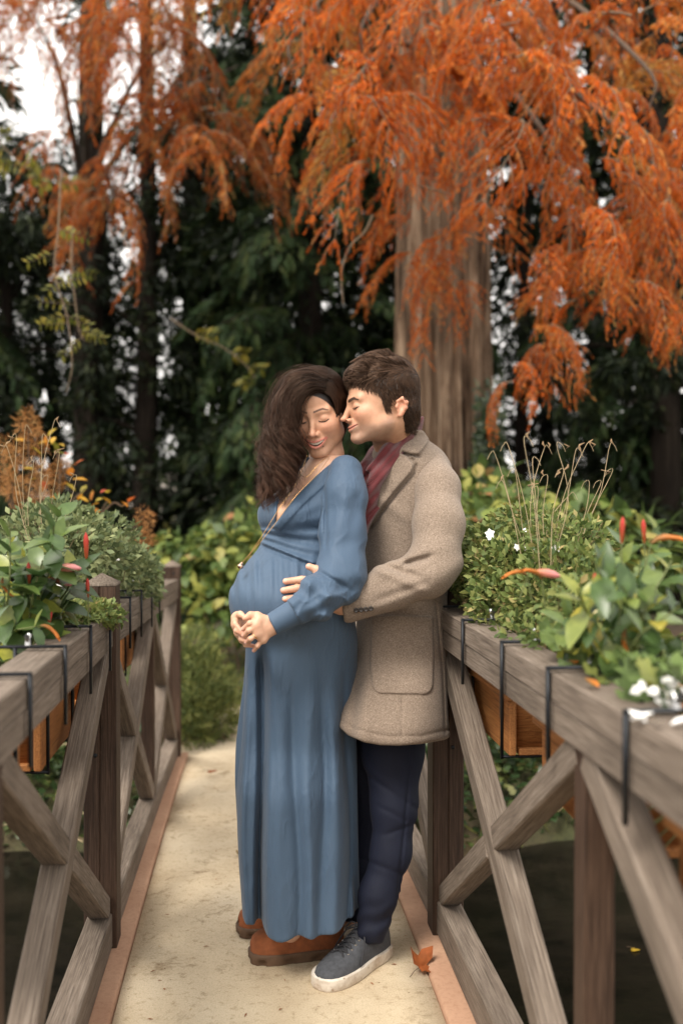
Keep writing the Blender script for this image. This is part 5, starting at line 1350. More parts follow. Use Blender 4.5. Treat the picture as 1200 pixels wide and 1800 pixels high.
# row of bare dark trunks with thin leafage
def row_tree(px, Yd, tr, H, dens, label, seed):
    r = np.random.default_rng(seed); x = (px-600)/F*Yd; b = Vector((x, Yd, gz_of(np.array(x), np.array(Yd)).item()))
    root = empty('row_tree', b, label, 'tree', 'row of dark trees at the back')
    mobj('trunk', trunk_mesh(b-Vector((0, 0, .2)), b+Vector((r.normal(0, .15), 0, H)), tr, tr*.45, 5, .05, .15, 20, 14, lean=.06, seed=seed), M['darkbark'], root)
    H0 = H
    for k in range(9):
        z = r.uniform(1.4, H); a = r.uniform(0, 6.283); L = r.uniform(.6, 1.6); p0 = b+Vector((0, 0, z)); p1 = p0+Vector((L*math.cos(a), L*math.sin(a)*.6, r.uniform(-.2, .5)))
        V, q, _ = tube(curve_pts([p0, (p0+p1)/2+Vector((0, 0, .1)), p1], 8), np.linspace(tr*.25, .008, 8), 5); mobj('limb', fast_mesh('limb', V, q, smooth=True), M['darkbark'], root)
    cs = np.stack([r.normal(b.x, .62, 46), r.normal(b.y, .6, 46), b.z+.5+(H-.2)*r.random(46)**.9], -1)
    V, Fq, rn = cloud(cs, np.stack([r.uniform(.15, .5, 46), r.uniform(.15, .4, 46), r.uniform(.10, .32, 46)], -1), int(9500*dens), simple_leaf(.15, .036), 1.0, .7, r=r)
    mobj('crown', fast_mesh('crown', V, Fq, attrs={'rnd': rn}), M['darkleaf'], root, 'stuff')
for px, Yd, tr, H, de, lb in ((18, 13, .13, 5.0, .8, 'dark slim tree at the left edge of the back row'), (100, 15, .12, 5.2, .7, 'slim dark tree second from the left edge in the back row'),
    (150, 13, .11, 5.2, .7, 'slim dark trunk above the dried flower heads'), (192, 14, .10, 5.6, .6, 'thin dark trunk right of the yellow leaf sprigs'),
    (250, 12.6, .17, 8, .8, 'thick dark trunk above the far capped post'), (330, 13.5, .20, 8, .9, 'thickest dark trunk left of the conifers'), (395, 15.5, .14, 8, 1.1, 'dark tree at the foot of the conifers'),
    (905, 14, .10, 8, 1.0, 'thin dark tree right beside the cypress trunk'), (1040, 14.5, .13, 8, 1.0, 'dark tree behind the right hanging foliage'), (1172, 11.5, .20, 8, 1.3, 'dark trunk at the right edge of the picture'), (720, 15, .15, 8, 1.2, 'dark tree hidden behind the cypress trunk'), (-60, 14.5, .14, 6.5, .9, 'slim dark tree just beyond the left edge of the back row'), (1240, 14.5, .14, 7.5, 1.0, 'slim dark tree just beyond the right edge of the back row')):
    row_tree(px, Yd, tr, H, de, lb, 60+int(px))
# far end of the garden: hedge and a pale wall glimpsed between the trunks
xs_ = -7.5
t = NT('pale_render'); t.color(t.ramp(t.noise(t.coords(), 1.2, 5), [(.3, (.40, .35, .30)), (.7, (.62, .57, .52))])); t.set(Roughness=.9); M['render'] = t.m
gw = empty('garden_wall', (-6, 24, .3), 'pale rendered garden wall glimpsed between the dark trunks', 'wall')
beam('wall', (-13, 24, 1.0), (3, 24.0, 1.0), .3, 1.9, M['render'], gw, (0, 1, 0), .01); beam('coping', (-13.05, 24, 1.99), (3.05, 24, 1.99), .4, .07, M['render'], gw, (0, 1, 0), .01)
hd = empty('hedge', (0, 20, .2), 'low yellow green hedge in front of the pale wall', 'hedge')
cs = np.stack([np.linspace(-12, 12, 60), np.full(60, 20.)+rng.normal(0, .2, 60), np.full(60, .55)], -1)
V, Fq, rn = cloud(cs, [(.5, .5, .5)]*60, 16000, simple_leaf(.12, .08), 1.0, 0)
M['hedge'] = m_leaf('hedge_leaves', [(0, (.03, .045, .012)), (.6, (.09, .11, .025)), (1, (.22, .20, .05))], .6, trans=.3)
mobj('foliage', fast_mesh('foliage', V, Fq, attrs={'rnd': rn}), M['hedge'], hd, 'stuff')

# ------------------------------------------------------------------ broad-leaved bushes
def leaf_obj_mesh(name, L, Wd, m, n=4, fold=.18, droop=.25):
    V, q = quad_leaf(L, Wd, fold, droop, n); me = fast_mesh(name, V, q, smooth=True); me.materials.append(m); return me
def bush_leaves(root, pts, nrm, mesh, s0, s1, r, droop=.35, name='leaf'):
    for p, n_ in zip(pts, nrm):
        d = unit(n_*np.array((1, 1, .25))+r.normal(0, .45, 3)+np.array((0, 0, -droop))); up = unit(n_*.6+np.array((0, 0, 1.0))+r.normal(0, .25, 3))
        R = frames(d[None], up[None])[0]; o = bpy.data.objects.new(name, mesh); COL.objects.link(o)
        Mx = Matrix(R.tolist()).to_4x4() @ Matrix.Scale(r.uniform(s0, s1), 4); Mx.translation = Vector(p); o.matrix_basis = Mx
        o.parent = root; o.matrix_parent_inverse = parent_matrix(root).inverted()
HYD = [(0, (.045, .080, .022)), (.40, (.085, .135, .034)), (.70, (.16, .215, .055)), (.88, (.28, .29, .07)), (.96, (.38, .26, .12)), (1, (.30, .13, .06))]
M['hyd'] = m_leaf('hydrangea_leaf', HYD, .5, obj=True, trans=.3); M['hyd_s'] = m_leaf('hydrangea_leaf_mass', HYD[:4], .5, trans=.3)
M['stem'] = m_plain('brown_stem', (.09, .055, .03), .85)
LEAF_A = leaf_obj_mesh('leaf', .11, .075, M['hyd'], 4)
def hydrangea(lobes, nobj, nmass, label, seed, cat='bush', s=(.75, 1.25), group=None):
    r = np.random.default_rng(seed); c = np.array([l[:3] for l in lobes]); ra = np.array([l[3:6] for l in lobes])
    root = empty('hydrangea_bush', (c[0][0], c[0][1], gz_of(c[0][0], c[0][1]).item()), label, cat, group)
    k = r.choice(len(c), nobj, p=np.prod(ra, 1)**.667/(np.prod(ra, 1)**.667).sum()); dv = rand_dirs(nobj, -.45, 1, r); dv[:, 1] = -np.abs(dv[:, 1])*.9-.1*0
    pts = c[k]+dv*ra[k]*r.uniform(.86, 1.04, (nobj, 1))
    bush_leaves(root, pts, unit(dv/ra[k]), LEAF_A, s[0], s[1], r)
    lf = quad_leaf(.11, .075, .18, .25, 2); V, Fq, rn = cloud(c, ra*.93, nmass, lf, 1.0, .3, r=r)
    mobj('foliage', fast_mesh('foliage', V, Fq, attrs={'rnd': rn}), M['hyd_s'], root, 'stuff')
    g0 = root.location
    for q_ in range(14):
        l = lobes[r.integers(len(lobes))]; e = Vector((l[0]+r.normal(0, .3)*l[3], l[1]+r.normal(0, .3)*l[4], l[2])); b = Vector((l[0]+r.normal(0, .1), l[1], gz_of(np.array(l[0]), np.array(l[1])).item()))
        V, q, _ = tube(curve_pts([b, (b+e)/2+Vector((0, 0, .05)), e], 7), np.linspace(.008, .004, 7), 5); mobj('stem', fast_mesh('stem', V, q), M['stem'], root)
    return root
def lobe(px, py, Yd, rx, ry, rz): p = W(px, py, Yd); return (p.x, p.y, p.z, rx, ry, rz)
hydrangea([lobe(330, 1000, 8.2, .38, .45, .34), lobe(420, 985, 8.0, .42, .45, .36), lobe(385, 1075, 7.7, .36, .36, .28), lobe(520, 1010, 8.3, .5, .5, .42), lobe(455, 930, 8.6, .26, .3, .26)], 270, 1700, 'yellow green hydrangea bush behind the far capped post, left of the woman', 71)
hydrangea([lobe(885, 935, 6.0, .42, .4, .28), lobe(990, 940, 5.8, .44, .4, .28), lobe(850, 905, 6.6, .34, .4, .32), lobe(1090, 985, 5.8, .4, .4, .28), lobe(930, 1020, 5.7, .5, .3, .25)], 270, 1500, 'light green hydrangea bush beyond the right railing beside the man', 72)
# dried panicle hydrangea, left
ph = empty('panicle_hydrangea', W(60, 1190, 4.95), 'hydrangea with dried orange brown flower heads and yellow leaves on the left', 'bush')
M['dry'] = m_leaf('dried_petals', [(0, (.20, .085, .028)), (.5, (.36, .17, .06)), (1, (.50, .29, .13))], .8, trans=.3, spec=.15)
M['autumn'] = m_leaf('yellow_orange_leaf', [(0, (.20, .22, .04)), (.3, (.48, .33, .04)), (.65, (.58, .27, .03)), (.9, (.50, .12, .03)), (1, (.42, .07, .04))], .5, obj=True, trans=.4)
def flower_head(seed):
    r = np.random.default_rng(seed); cs = [(0, 0, z) for z in np.linspace(-.028, .03, 4)]; ra = [(.040, .040, .020), (.042, .042, .02), (.034, .034, .02), (.020, .020, .018)]
    V, Fq, rn = cloud(cs, ra, 260, quad_leaf(.017, .015, .2, .3, 1), 1.0, 0, r=r, shell=.6)
    me = fast_mesh('flower_head', V, Fq, attrs={'rnd': rn}); me.materials.append(M['dry']); return me
FH = [flower_head(k) for k in range(3)]
hp = [(50, 742, 4.9, 1.15), (62, 772, 5.0, 1.2), (28, 800, 4.8, 1.0), (8, 838, 4.8, 1.2), (70, 828, 4.9, 1.25), (22, 850, 4.7, 1.1), (5, 790, 5.0, 1.1), (110, 815, 5.1, .8), (72, 868, 4.8, .9), (253, 908, 4.9, .85), (255, 946, 4.85, 1.0), (42, 880, 4.9, 1.0), (100, 845, 5.1, .9)]
AUT = leaf_obj_mesh('leaf', .062, .036, M['autumn'], 3)
for k, (px, py, Yd, sc) in enumerate(hp):
    p = W(px, py, Yd); inst('flower_head', FH[k % 3], p, rng.uniform(0, 6), rng.normal(0, .25), sc*1.35, ph, rng.normal(0, .25))
    b = W(60+(px-60)*.25, 1120, Yd); V, q, _ = tube(curve_pts([b, (b+p)/2+Vector((rng.normal(0, .03), 0, .03)), p], 10), np.linspace(.007, .003, 10), 5); mobj('stem', fast_mesh('stem', V, q), M['stem'], ph)
sp_ = [(100, 770), (92, 765), (60, 785), (85, 795), (104, 790), (125, 830), (120, 850), (45, 815), (65, 845), (150, 850), (165, 860), (190, 865), (178, 882), (205, 880), (225, 885), (172, 900), (35, 770), (115, 870), (95, 880), (140, 875), (60, 900), (30, 910), (80, 915), (108, 905)]
for px, py in sp_:
    for q_ in range(2):
        p = W(px+rng.normal(0, 5), py+rng.normal(0, 5), rng.uniform(4.75, 5.0)); bush_leaves(ph, [np.array(p)], [unit(np.array((rng.normal(), -.8, .5+rng.normal()*.4)))], AUT, .7, 1.15, rng, .1)
for ctrl in ([(150, 985), (165, 935), (178, 900), (190, 880)], [(178, 905), (200, 884), (215, 890), (228, 882)], [(60, 985), (90, 920), (105, 860), (100, 790)], [(90, 940), (120, 890), (150, 858)]):
    V, q, _ = tube(curve_pts([W(x_, y_, 4.85) for x_, y_ in ctrl], 12), np.linspace(.006, .003, 12), 5); mobj('stem', fast_mesh('stem', V, q), M['stem'], ph)

# feathery evergreen shrub by the far end of the bridge
sh = empty('juniper_shrub', W(355, 1318, 5.75), 'low feathery green shrub beside the path past the far capped post', 'shrub')
r = np.random.default_rng(5); cs = [tuple(W(px, py, Yd)) for px, py, Yd in ((335, 1150, 5.9), (355, 1195, 5.75), (340, 1240, 5.65), (372, 1255, 5.75), (330, 1290, 5.6), (300, 1260, 5.7), (395, 1235, 6.1), (310, 1180, 5.9))]
V1, F1, r1 = cloud(cs, [(.17, .2, .16)]*8, 6500, feather(r, .055, 6, .012, .003), 1.0, -.5, r=r)
M['juniper'] = m_leaf('olive_shrub', [(0, (.05, .075, .02)), (.5, (.13, .165, .045)), (1, (.28, .29, .09))], .6, trans=.3)
mobj('foliage', fast_mesh('foliage', V1, F1, attrs={'rnd': r1}), M['juniper'], sh, 'stuff')
for k in range(6):
    b = W(350+rng.normal(0, 8), 1315, 5.75); e = Vector(cs[k]); V, q, _ = tube([b, (b+e)/2, e], [.01, .008, .004], 5); mobj('stem', fast_mesh('stem', V, q), M['stem'], sh)

# ------------------------------------------------------------------ ground cover
def scatter_ground(name, m, n, xr, yr, tmpl, size, lift=.0, up=True, r=rng, keep=None, tilt=.35, zf=None):
    x = r.uniform(*xr, n); y = r.uniform(*yr, n)
    if keep is not None: k = keep(x, y); x, y = x[k], y[k]
    z = (gz_of(x, y) if zf is None else zf(x, y))+lift*r.random(len(x))
    d = unit(np.stack([r.normal(0, 1, len(x)), r.normal(0, 1, len(x)), r.normal(.9 if up else 0, .4 if up else tilt, len(x))], -1)); u = unit(rand_dirs(len(x), r=r)*.5+np.array((0, 0, 1)) if not up else rand_dirs(len(x), r=r))
    V, Fq, rn = bake(tmpl[0], tmpl[1], frames(d, u), np.stack([x, y, z], -1), size*r.uniform(.6, 1.3, len(x)))
    return mobj(name, fast_mesh(name, V, Fq, attrs={'rnd': rn}), m)
def off_path(x, y):
    d = np.full(x.shape, 9.0)
    for p in cp: d = np.minimum(d, np.hypot(x-p[0], y-p[1]))
    l = x*BR.x+y*BR.y; s = x*BU.x+y*BU.y
    return (d > .46) & ~((np.abs(l-.07) < .62) & (s < 5.5))
M['grass'] = m_leaf('grass_blades', [(0, (.05, .08, .016)), (.6, (.11, .15, .03)), (1, (.24, .22, .07))], .6, trans=.3)
tag(scatter_ground('grass', M['grass'], 16000, (-3.5, 3.5), (5.3, 8.6), simple_leaf(.07, .007), 1.0, keep=off_path), 'short green grass beside the sandy path beyond the bridge', 'grass', kind='stuff')
M['litter'] = m_leaf('fallen_leaf_litter', [(0, (.10, .04, .015)), (.5, (.24, .085, .03)), (.85, (.36, .13, .04)), (1, (.40, .26, .08))], .8, trans=.15)
tag(scatter_ground('leaf_litter', M['litter'], 3800, (-4, 5), (5.2, 10), quad_leaf(.06, .045, .3, .2, 1), 1.0, .02, up=False, keep=lambda x, y: off_path(x, y)), 'brown fallen leaves scattered over the soil', 'leaf litter', kind='stuff')
# ivy and scrub on the far bank of the stream
M['ivy'] = m_leaf('ivy_leaf', [(0, (.012, .030, .012)), (.5, (.035, .065, .022)), (.85, (.09, .12, .035)), (1, (.20, .19, .07))], .35, trans=.2, spec=.5)
def ivy_leaf():
    V = np.array([(0, 0, 0), (.25, .42, .03), (.45, .22, .05), (.62, .36, .02), (1, 0, -.06), (.62, -.36, .02), (.45, -.22, .05), (.25, -.42, .03)]); return V*.045, np.array([(0, 4, 2, 1), (4, 3, 2, 2), (0, 7, 6, 4), (4, 6, 5, 5)])
iv = ivy_leaf(); ivF = np.array([(0, 6, 4, 2), (0, 2, 1, 1), (2, 4, 3, 3), (0, 7, 7, 6), (6, 5, 5, 4)])
ivT = (iv[0], np.array([(0, 7, 6, 6), (6, 5, 4, 4), (0, 6, 4, 2), (2, 4, 3, 3), (0, 2, 1, 1)]))
ivT = (iv[0], np.array([(0, 7, 6), (6, 5, 4), (0, 6, 4), (0, 4, 2), (2, 4, 3), (0, 2, 1)]))
bank = lambda x, y: gz_of(x, y)
def bank_keep(x, y): l = x*BR.x+y*BR.y; return (np.abs(l-.07) > .60)
tag(scatter_ground('bank_ivy', M['ivy'], 13000, (-2.6, 3.0), (4.4, 5.6), ivT, 1.3, .24, up=False, keep=lambda x, y: bank_keep(x, y) & (gz_of(x, y) > -.46), tilt=.8), 'dark ivy covering the far bank of the stream under the railings', 'ivy', kind='stuff')
tag(scatter_ground('bank_grass', M['grass'], 3200, (-3.0, 3.4), (4.5, 5.5), simple_leaf(.13, .009), 1.0, keep=lambda x, y: bank_keep(x, y) & (gz_of(x, y) > -.45)), 'loose grass and weeds on the stream bank', 'grass', kind='stuff')
M['straw'] = m_plain('dry_stalk', (.34, .26, .15), .85)
parts = []
for k in range(60):
    x = rng.choice((rng.uniform(.75, 2.6), rng.uniform(-2.6, -.95))); y = rng.uniform(4.55, 5.1); p = Vector((x, y, gz_of(np.array(x), np.array(y)).item()+rng.uniform(.05, .25))); e = p+Vector((rng.normal(0, .25), rng.uniform(-.35, -.05), rng.uniform(-.25, .1)))
    parts.append(tube(curve_pts([p, (p+e)/2+Vector((rng.normal(0, .04), 0, .06)), e], 7), [.0035]*7, 4))
V, Fq, _ = merge(parts); tag(mobj('dry_stalks', fast_mesh('dry_stalks', V, Fq), M['straw']), 'tangle of dry straw coloured stalks trailing over the stream bank', 'stalks', kind='stuff')
# ivy climbing the cypress trunk
iv_ = empty('trunk_ivy', TB+Vector((.3, -.45, .1)), 'ivy climbing the right side of the big cypress trunk', 'ivy')
r = np.random.default_rng(8); n = 1500; zz = r.uniform(.0, 1.0, n)**1.4; col_ = r.choice((.18, .5, .78, .95), n)+r.normal(0, .07, n)
px_ = 815+62*col_+6*np.sin(zz*9+col_*6); py_ = 890-(255-60*np.abs(col_-.6))*zz*r.uniform(.6, 1, n)
ang = np.arcsin(np.clip((px_-786)/98, -1, 1)); rr = .475+.07*np.exp(-zz*2)
T = np.stack([TB.x+rr*np.sin(ang)*1.02, TB.y-rr*np.cos(ang)*1.02-.01, CH+(880-py_)/F*8.8], -1); nn = np.stack([np.sin(ang), -np.cos(ang), 0*ang], -1)
V, Fq, rn = bake(ivT[0], ivT[1], frames(unit(r.normal(0, .5, (n, 3))+np.array((0, 0, -.8))+nn*.4), nn), T, r.uniform(.8, 1.5, n))
mobj('foliage', fast_mesh('foliage', V, Fq, attrs={'rnd': rn*.8}), M['ivy'], iv_, 'stuff')
for c_ in (.18, .5, .78, .95):
    V, q, _ = tube([Vector((TB.x+.5*math.sin(math.asin((815+62*c_-786)/98)), TB.y-.5*math.cos(math.asin((815+62*c_-786)/98)), TB.z+z)) for z in np.linspace(0, 2.1, 10)], .012, 5); mobj('stem', fast_mesh('stem', V, q), M['dtwig'], iv_)

# hanging sprigs of yellow leaflets on the left
M['yel'] = m_leaf('yellow_leaflet', [(0, (.11, .13, .025)), (.5, (.20, .19, .028)), (1, (.30, .24, .04))], .5, trans=.4)
def sprig(pts, label, seed, Yd, L=.05, nleaf=26):
    r = np.random.default_rng(seed); P = curve_pts([W(x, y, Yd) for x, y in pts], 30); root = empty('leaf_sprig', P[0], label, 'twig', 'yellow leaf sprigs on the left')
    V, q, _ = tube(P, np.linspace(.006, .002, 30), 5); mobj('stem', fast_mesh('stem', V, q), M['twig'], root)
    parts = []
    for k in range(nleaf//6):
        i = r.integers(6, 30); d = unit(np.array((r.choice((-1, 1))*r.uniform(.6, 1), r.normal(0, .5), r.normal(-.15, .25)))); ln = r.uniform(.10, .22)
        for u in np.linspace(.2, 1, 5):
            for s in (-1, 1):
                p = P[i]+d*ln*u; dd = unit(np.cross(d, (0, 1, .3))*s+d*.5+np.array((0, 0, -.3))); up = np.array((0, -.5, .8))+r.normal(0, .3, 3)
                parts.append(bake(*quad_leaf(L, L*.42, .15, .2, 2), frames(dd[None], up[None]), p[None], r.uniform(.8, 1.2), np.array([r.random()])))
        Vs, qs, _ = tube([P[i], P[i]+d*ln], [.002, .001], 4); mobj('stem', fast_mesh('stem', Vs, qs), M['twig'], root)
    V, Fq, rn = merge(parts); mobj('leaflets', fast_mesh('leaflets', V, Fq, attrs={'rnd': rn}), M['yel'], root, 'stuff')
sprig([(110, 300), (105, 400), (98, 480), (120, 560), (128, 640), (118, 690)], 'sprig of yellow leaflets hanging left of the trunks, lowest one', 1, 6.2, .05, 42)
sprig([(130, 400), (128, 470), (135, 540), (140, 580), (150, 600)], 'smaller sprig of yellow leaflets hanging higher, left of the trunks', 2, 6.4, .05, 36)
sprig([(-40, 200), (0, 250), (40, 290), (80, 310), (110, 330)], 'yellow green leafy twig reaching in at the upper left edge', 3, 7.5, .07, 60)
sprig([(300, 560), (345, 590), (390, 610), (430, 640), (450, 665)], 'pale green twig in front of the dark conifer left of the woman', 4, 9.0, .09, 24)
# ------------------------------------------------------------------ planting in the boxes
MAN = [(0, (.035, .070, .022)), (.4, (.07, .125, .035)), (.75, (.15, .21, .055)), (.93, (.30, .32, .06)), (1, (.36, .30, .04))]
M['mand'] = m_leaf('glossy_mandevilla_leaf', MAN, .32, obj=True, trans=.28, spec=.5)
M['gstem'] = m_plain('green_stem', (.10, .12, .035), .6); M['rstem'] = m_plain('brown_green_stem', (.14, .10, .045), .7)
def m_flower(name, a, b, rough=.5, trans=.35):
    t = NT(name); g = t.n('ShaderNodeTexCoord'); sx = t.n('ShaderNodeSeparateXYZ'); t.l(g.outputs['Generated'], sx.inputs[0])
    c = t.ramp(sx.outputs[0], [(.15, a), (.85, b)]); t.color(c); t.set(Roughness=rough)
    tr = t.n('ShaderNodeBsdfTranslucent'); t.l(c, tr.inputs['Color']); mx = t.n('ShaderNodeMixShader'); mx.inputs[0].default_value = trans
    t.l(t.b.outputs[0], mx.inputs[1]); t.l(tr.outputs[0], mx.inputs[2]); t.l(mx.outputs[0], t.t.nodes['Material Output'].inputs['Surface']); return t.m
M['bud'] = m_flower('coral_bud', (.42, .10, .03), (.62, .06, .05)); M['pink'] = m_flower('pink_trumpet', (.55, .20, .06), (.72, .30, .30)); M['spent'] = m_flower('spent_orange_bloom', (.30, .16, .05), (.62, .20, .03))
M['white'] = m_plain('white_petal', (.80, .79, .76), .6, 0, .06)
LEAF_M = [leaf_obj_mesh('leaf', .066, .034, M['mand'], 4, .22, .30), leaf_obj_mesh('leaf', .055, .032, M['mand'], 4, .12, .12)]
def rev_mesh(name, prof, n=8, curl=0.0, m=None, bend=0.0):
    """solid of revolution along x: prof [(x, r)], bent downwards"""
    V = []; 
    for x, r_ in prof:
        for k in range(n):
            a = 2*math.pi*k/n; V.append((x-(bend*.3*x*x/prof[-1][0]), r_*math.cos(a), r_*math.sin(a)-bend*x*x/prof[-1][0]))
    m_ = len(prof); i, j = np.meshgrid(np.arange(m_-1), np.arange(n), indexing='ij')
    q = np.stack([i*n+j, i*n+(j+1) % n, (i+1)*n+(j+1) % n, (i+1)*n+j], -1).reshape(-1, 4)
    me = fast_mesh(name, V, q, smooth=True); me.materials.append(m); return me
BUD = rev_mesh('bud', [(0, .002), (.008, .0035), (.022, .0045), (.040, .0055), (.050, .0035), (.056, .0005)], 7, m=M['bud'])
TRUMPET = rev_mesh('trumpet_flower', [(0, .002), (.012, .004), (.025, .008), (.042, .010), (.058, .008), (.068, .004), (.072, .001)], 8, m=M['pink'], bend=.15)
SPENT = rev_mesh('spent_flower', [(0, .002), (.014, .005), (.030, .0075), (.044, .007), (.054, .009), (.060, .006)], 8, m=M['spent'], bend=.75)
def aim(o, p, d, parent, sc=1.0, up=(0, 0, 1)):
    R = frames(np.array([tuple(d)]), np.array([up], float))[0]; Mx = Matrix(R.tolist()).to_4x4() @ Matrix.Scale(sc, 4); Mx.translation = Vector(p); o.matrix_basis = Mx
    o.parent = parent; o.matrix_parent_inverse = parent_matrix(parent).inverted()
def new(name, me): o = bpy.data.objects.new(name, me); COL.objects.link(o); return o
def mandevilla(side, shoots, buds, label, Y0, Y1, seed, ls=1.0, srange=(2.3, 2.7)):
    r = np.random.default_rng(seed); l = LL-.148 if side < 0 else LR+.148
    root = empty('mandevilla_plant', B(sum(srange)/2, l, .87), label, 'plant')
    for (px, py) in shoots:
        e = np.array(W(px, py, r.uniform(Y0, Y1))); b = np.array(B(r.uniform(*srange), l+r.normal(0, .04), .87)); mid = (b+e)/2+np.array((r.normal(0, .03), r.normal(0, .03), .03))
        P = curve_pts([b, mid, e], 16); V, q, _ = tube(P, np.linspace(.0032, .0016, 16), 5); mobj('stem', fast_mesh('stem', V, q), M['gstem'], root)
        L = np.linalg.norm(e-b); npair = max(3, int(L/.038)); T = unit(np.gradient(P, axis=0))
        for k in range(npair):
            u = .18+.82*(k+.6)/npair; i = min(15, int(u*15)); a = r.uniform(0, 6.283)
            ax = unit(np.cross(T[i], (math.cos(a), math.sin(a), .2)))
            for s in (-1, 1):
                d = unit(ax*s+T[i]*.55+np.array((0, 0, -.15 if u < .85 else .35))+r.normal(0, .15, 3)); o = new('leaf', LEAF_M[r.integers(2)])
                aim(o, P[i], d, root, ls*r.uniform(.65, 1.2)*(1 if u < .9 else .75), unit(np.array((0, -.35, 1))+r.normal(0, .25, 3)))
    for (px, py, Yd, kind, dx, dz, sc) in buds:
        me = {'b': BUD, 't': TRUMPET, 's': SPENT}[kind]; nm = {'b': 'bud', 't': 'trumpet_flower', 's': 'spent_flower'}[kind]; o = new(nm, me)
        aim(o, W(px, py, Yd), unit(np.array((dx, -.15, dz))), root, sc)
        b = W(px-dx*18, py+50, Yd); V, q, _ = tube([b, (b+W(px, py, Yd))/2, W(px, py, Yd)], .0014, 4); mobj('stem', fast_mesh('stem', V, q), M['gstem'], root)
    return root
mandevilla(-1, [(108, 893), (95, 925), (60, 955), (18, 930), (30, 1040), (88, 1055), (130, 1000), (45, 1120), (10, 1150), (85, 1150), (112, 1090), (0, 1010), (60, 1005), (-15, 1080), (25, 985), (70, 1100), (-10, 950), (40, 1075), (100, 960), (20, 1180), (125, 1050), (75, 985)],
    [(152, 985, 2.25, 'b', .02, 1, 1.15), (155, 1050, 2.25, 'b', .0, 1, .8), (52, 1028, 2.15, 'b', 0, 1, .9), (58, 1090, 2.15, 'b', .2, -1, .9), (62, 1118, 2.2, 'b', .1, -1, .6), (82, 1108, 2.2, 'b', .3, 1, .8), (88, 1002, 2.2, 't', 1, .22, 1.05), (82, 1016, 2.25, 't', 1, -.1, .9), (82, 1150, 2.15, 't', 1, .05, .9), (70, 1100, 2.1, 's', 1, .2, .8), (5, 1015, 2.1, 's', -.3, -1, .7)],
    'leafy mandevilla with red buds and pink trumpets in the left planter near the picture edge', 2.02, 2.42, 81, 1.3, (2.15, 2.65))
mandevilla(1, [(1100, 945), (1088, 975), (1042, 985), (1180, 985), (1015, 1035), (1092, 1030), (1150, 1020), (1062, 1070), (1122, 1085), (1195, 1065), (1035, 1120), (1092, 1135), (1172, 1135), (1215, 1020), (1000, 1080), (1140, 1180), (1060, 1150), (1215, 1110), (1125, 985)],
    [(1092, 955, 1.75, 'b', 0, 1, .85), (1132, 955, 1.8, 'b', -.1, 1, .8), (1042, 1045, 1.75, 'b', .05, 1, .7), (1092, 1050, 1.65, 'b', .25, 1, .8), (1144, 955, 1.75, 's', .7, .75, 1.0), (925, 1010, 1.9, 's', -.6, .5, .75), (930, 1005, 1.9, 't', 1, .02, .85), (952, 1018, 1.9, 's', -.3, .7, .8), (1100, 1105, 1.65, 's', -.4, -.5, .6)],
    'glossy mandevilla with coral buds and orange spent blooms in the right planter', 1.5, 1.95, 82, 1.02, (1.62, 2.1))
# fine-leaved filler plants with small white flowers
M['fine'] = m_leaf('small_grey_green_leaf', [(0, (.07, .10, .045)), (.5, (.15, .19, .085)), (1, (.30, .33, .16))], .6, trans=.3); M['fine2'] = m_leaf('small_fresh_leaf', [(0, (.06, .10, .03)), (.55, (.16, .21, .06)), (.9, (.28, .30, .10)), (1, (.42, .32, .15))], .6, trans=.3)
def petal_mesh(n=5, R_=.012):
    parts = []
    for k in range(n):
        a = 2*math.pi*k/n; d = np.array([[math.cos(a), math.sin(a), .25]]); parts.append(bake(*quad_leaf(R_, R_*.95, -.1, .25, 2), frames(d, np.array([[0, 0, 1.]])), np.zeros((1, 3)), 1.0))
    V, Fq, _ = merge(parts); me = fast_mesh('flower', V, Fq, smooth=True); me.materials.append(M['white']); return me
FLW = petal_mesh()
def filler(name, lobes, n, mat, label, flowers, seed, lsz=.014, stems=60, trail=0):
    r = np.random.default_rng(seed); c = np.array([tuple(W(*l[:3])) for l in lobes]); ra = np.array([l[3:6] for l in lobes])
    root = empty(name, c[0]-np.array((0, 0, ra[0][2])), label, 'plant')
    V, Fq, rn = cloud(c, ra, n, quad_leaf(lsz*1.15, lsz*.72, .2, .2, 2), 1.0, -.15, r=r, shell=.45)
    mobj('foliage', fast_mesh('foliage', V, Fq, attrs={'rnd': rn}), mat, root, 'stuff')
    parts = []
    for k in range(stems):
        i = r.integers(len(c)); e = c[i]+rand_dirs(1, -.2, 1, r)[0]*ra[i]*r.uniform(.7, 1.08); b = c[i]+np.array((r.normal(0, .3)*ra[i][0], r.normal(0, .3)*ra[i][1], -ra[i][2]))
        parts.append(tube(curve_pts([b, (b+e)/2+r.normal(0, .01, 3), e], 6), [.0012]*6, 4))
    V, Fq, _ = merge(parts); mobj('stems', fast_mesh('stems', V, Fq), M['rstem'], root, 'stuff')
    for (px, py, Yd, sc) in flowers:
        for q_ in range(3 if sc > 1 else 1):
            o = new('flower', FLW); aim(o, W(px+r.normal(0, 4)*(sc > 1), py+r.normal(0, 4)*(sc > 1), Yd), unit(np.array((r.normal(), r.normal(0, .5), .4))), root, sc*r.uniform(.8, 1.1), (r.normal(0, .4), -.9, .5))
    return root
filler('trailing_plant', [(165, 985, 3.1, .14, .16, .10), (215, 1010, 3.5, .14, .18, .11), (130, 965, 2.9, .14, .14, .10), (185, 945, 3.3, .12, .14, .08), (240, 1040, 3.9, .10, .16, .08), (100, 930, 3.2, .15, .14, .10), (60, 950, 3.0, .13, .14, .1)], 6500, M['fine'],
       'grey green fine leaved plant with white flowers behind the near left capped post', [(194, 970, 3.1, .9), (208, 984, 3.15, .8), (98, 1022, 2.6, 1.0), (122, 985, 2.8, .7)], 91, .020)
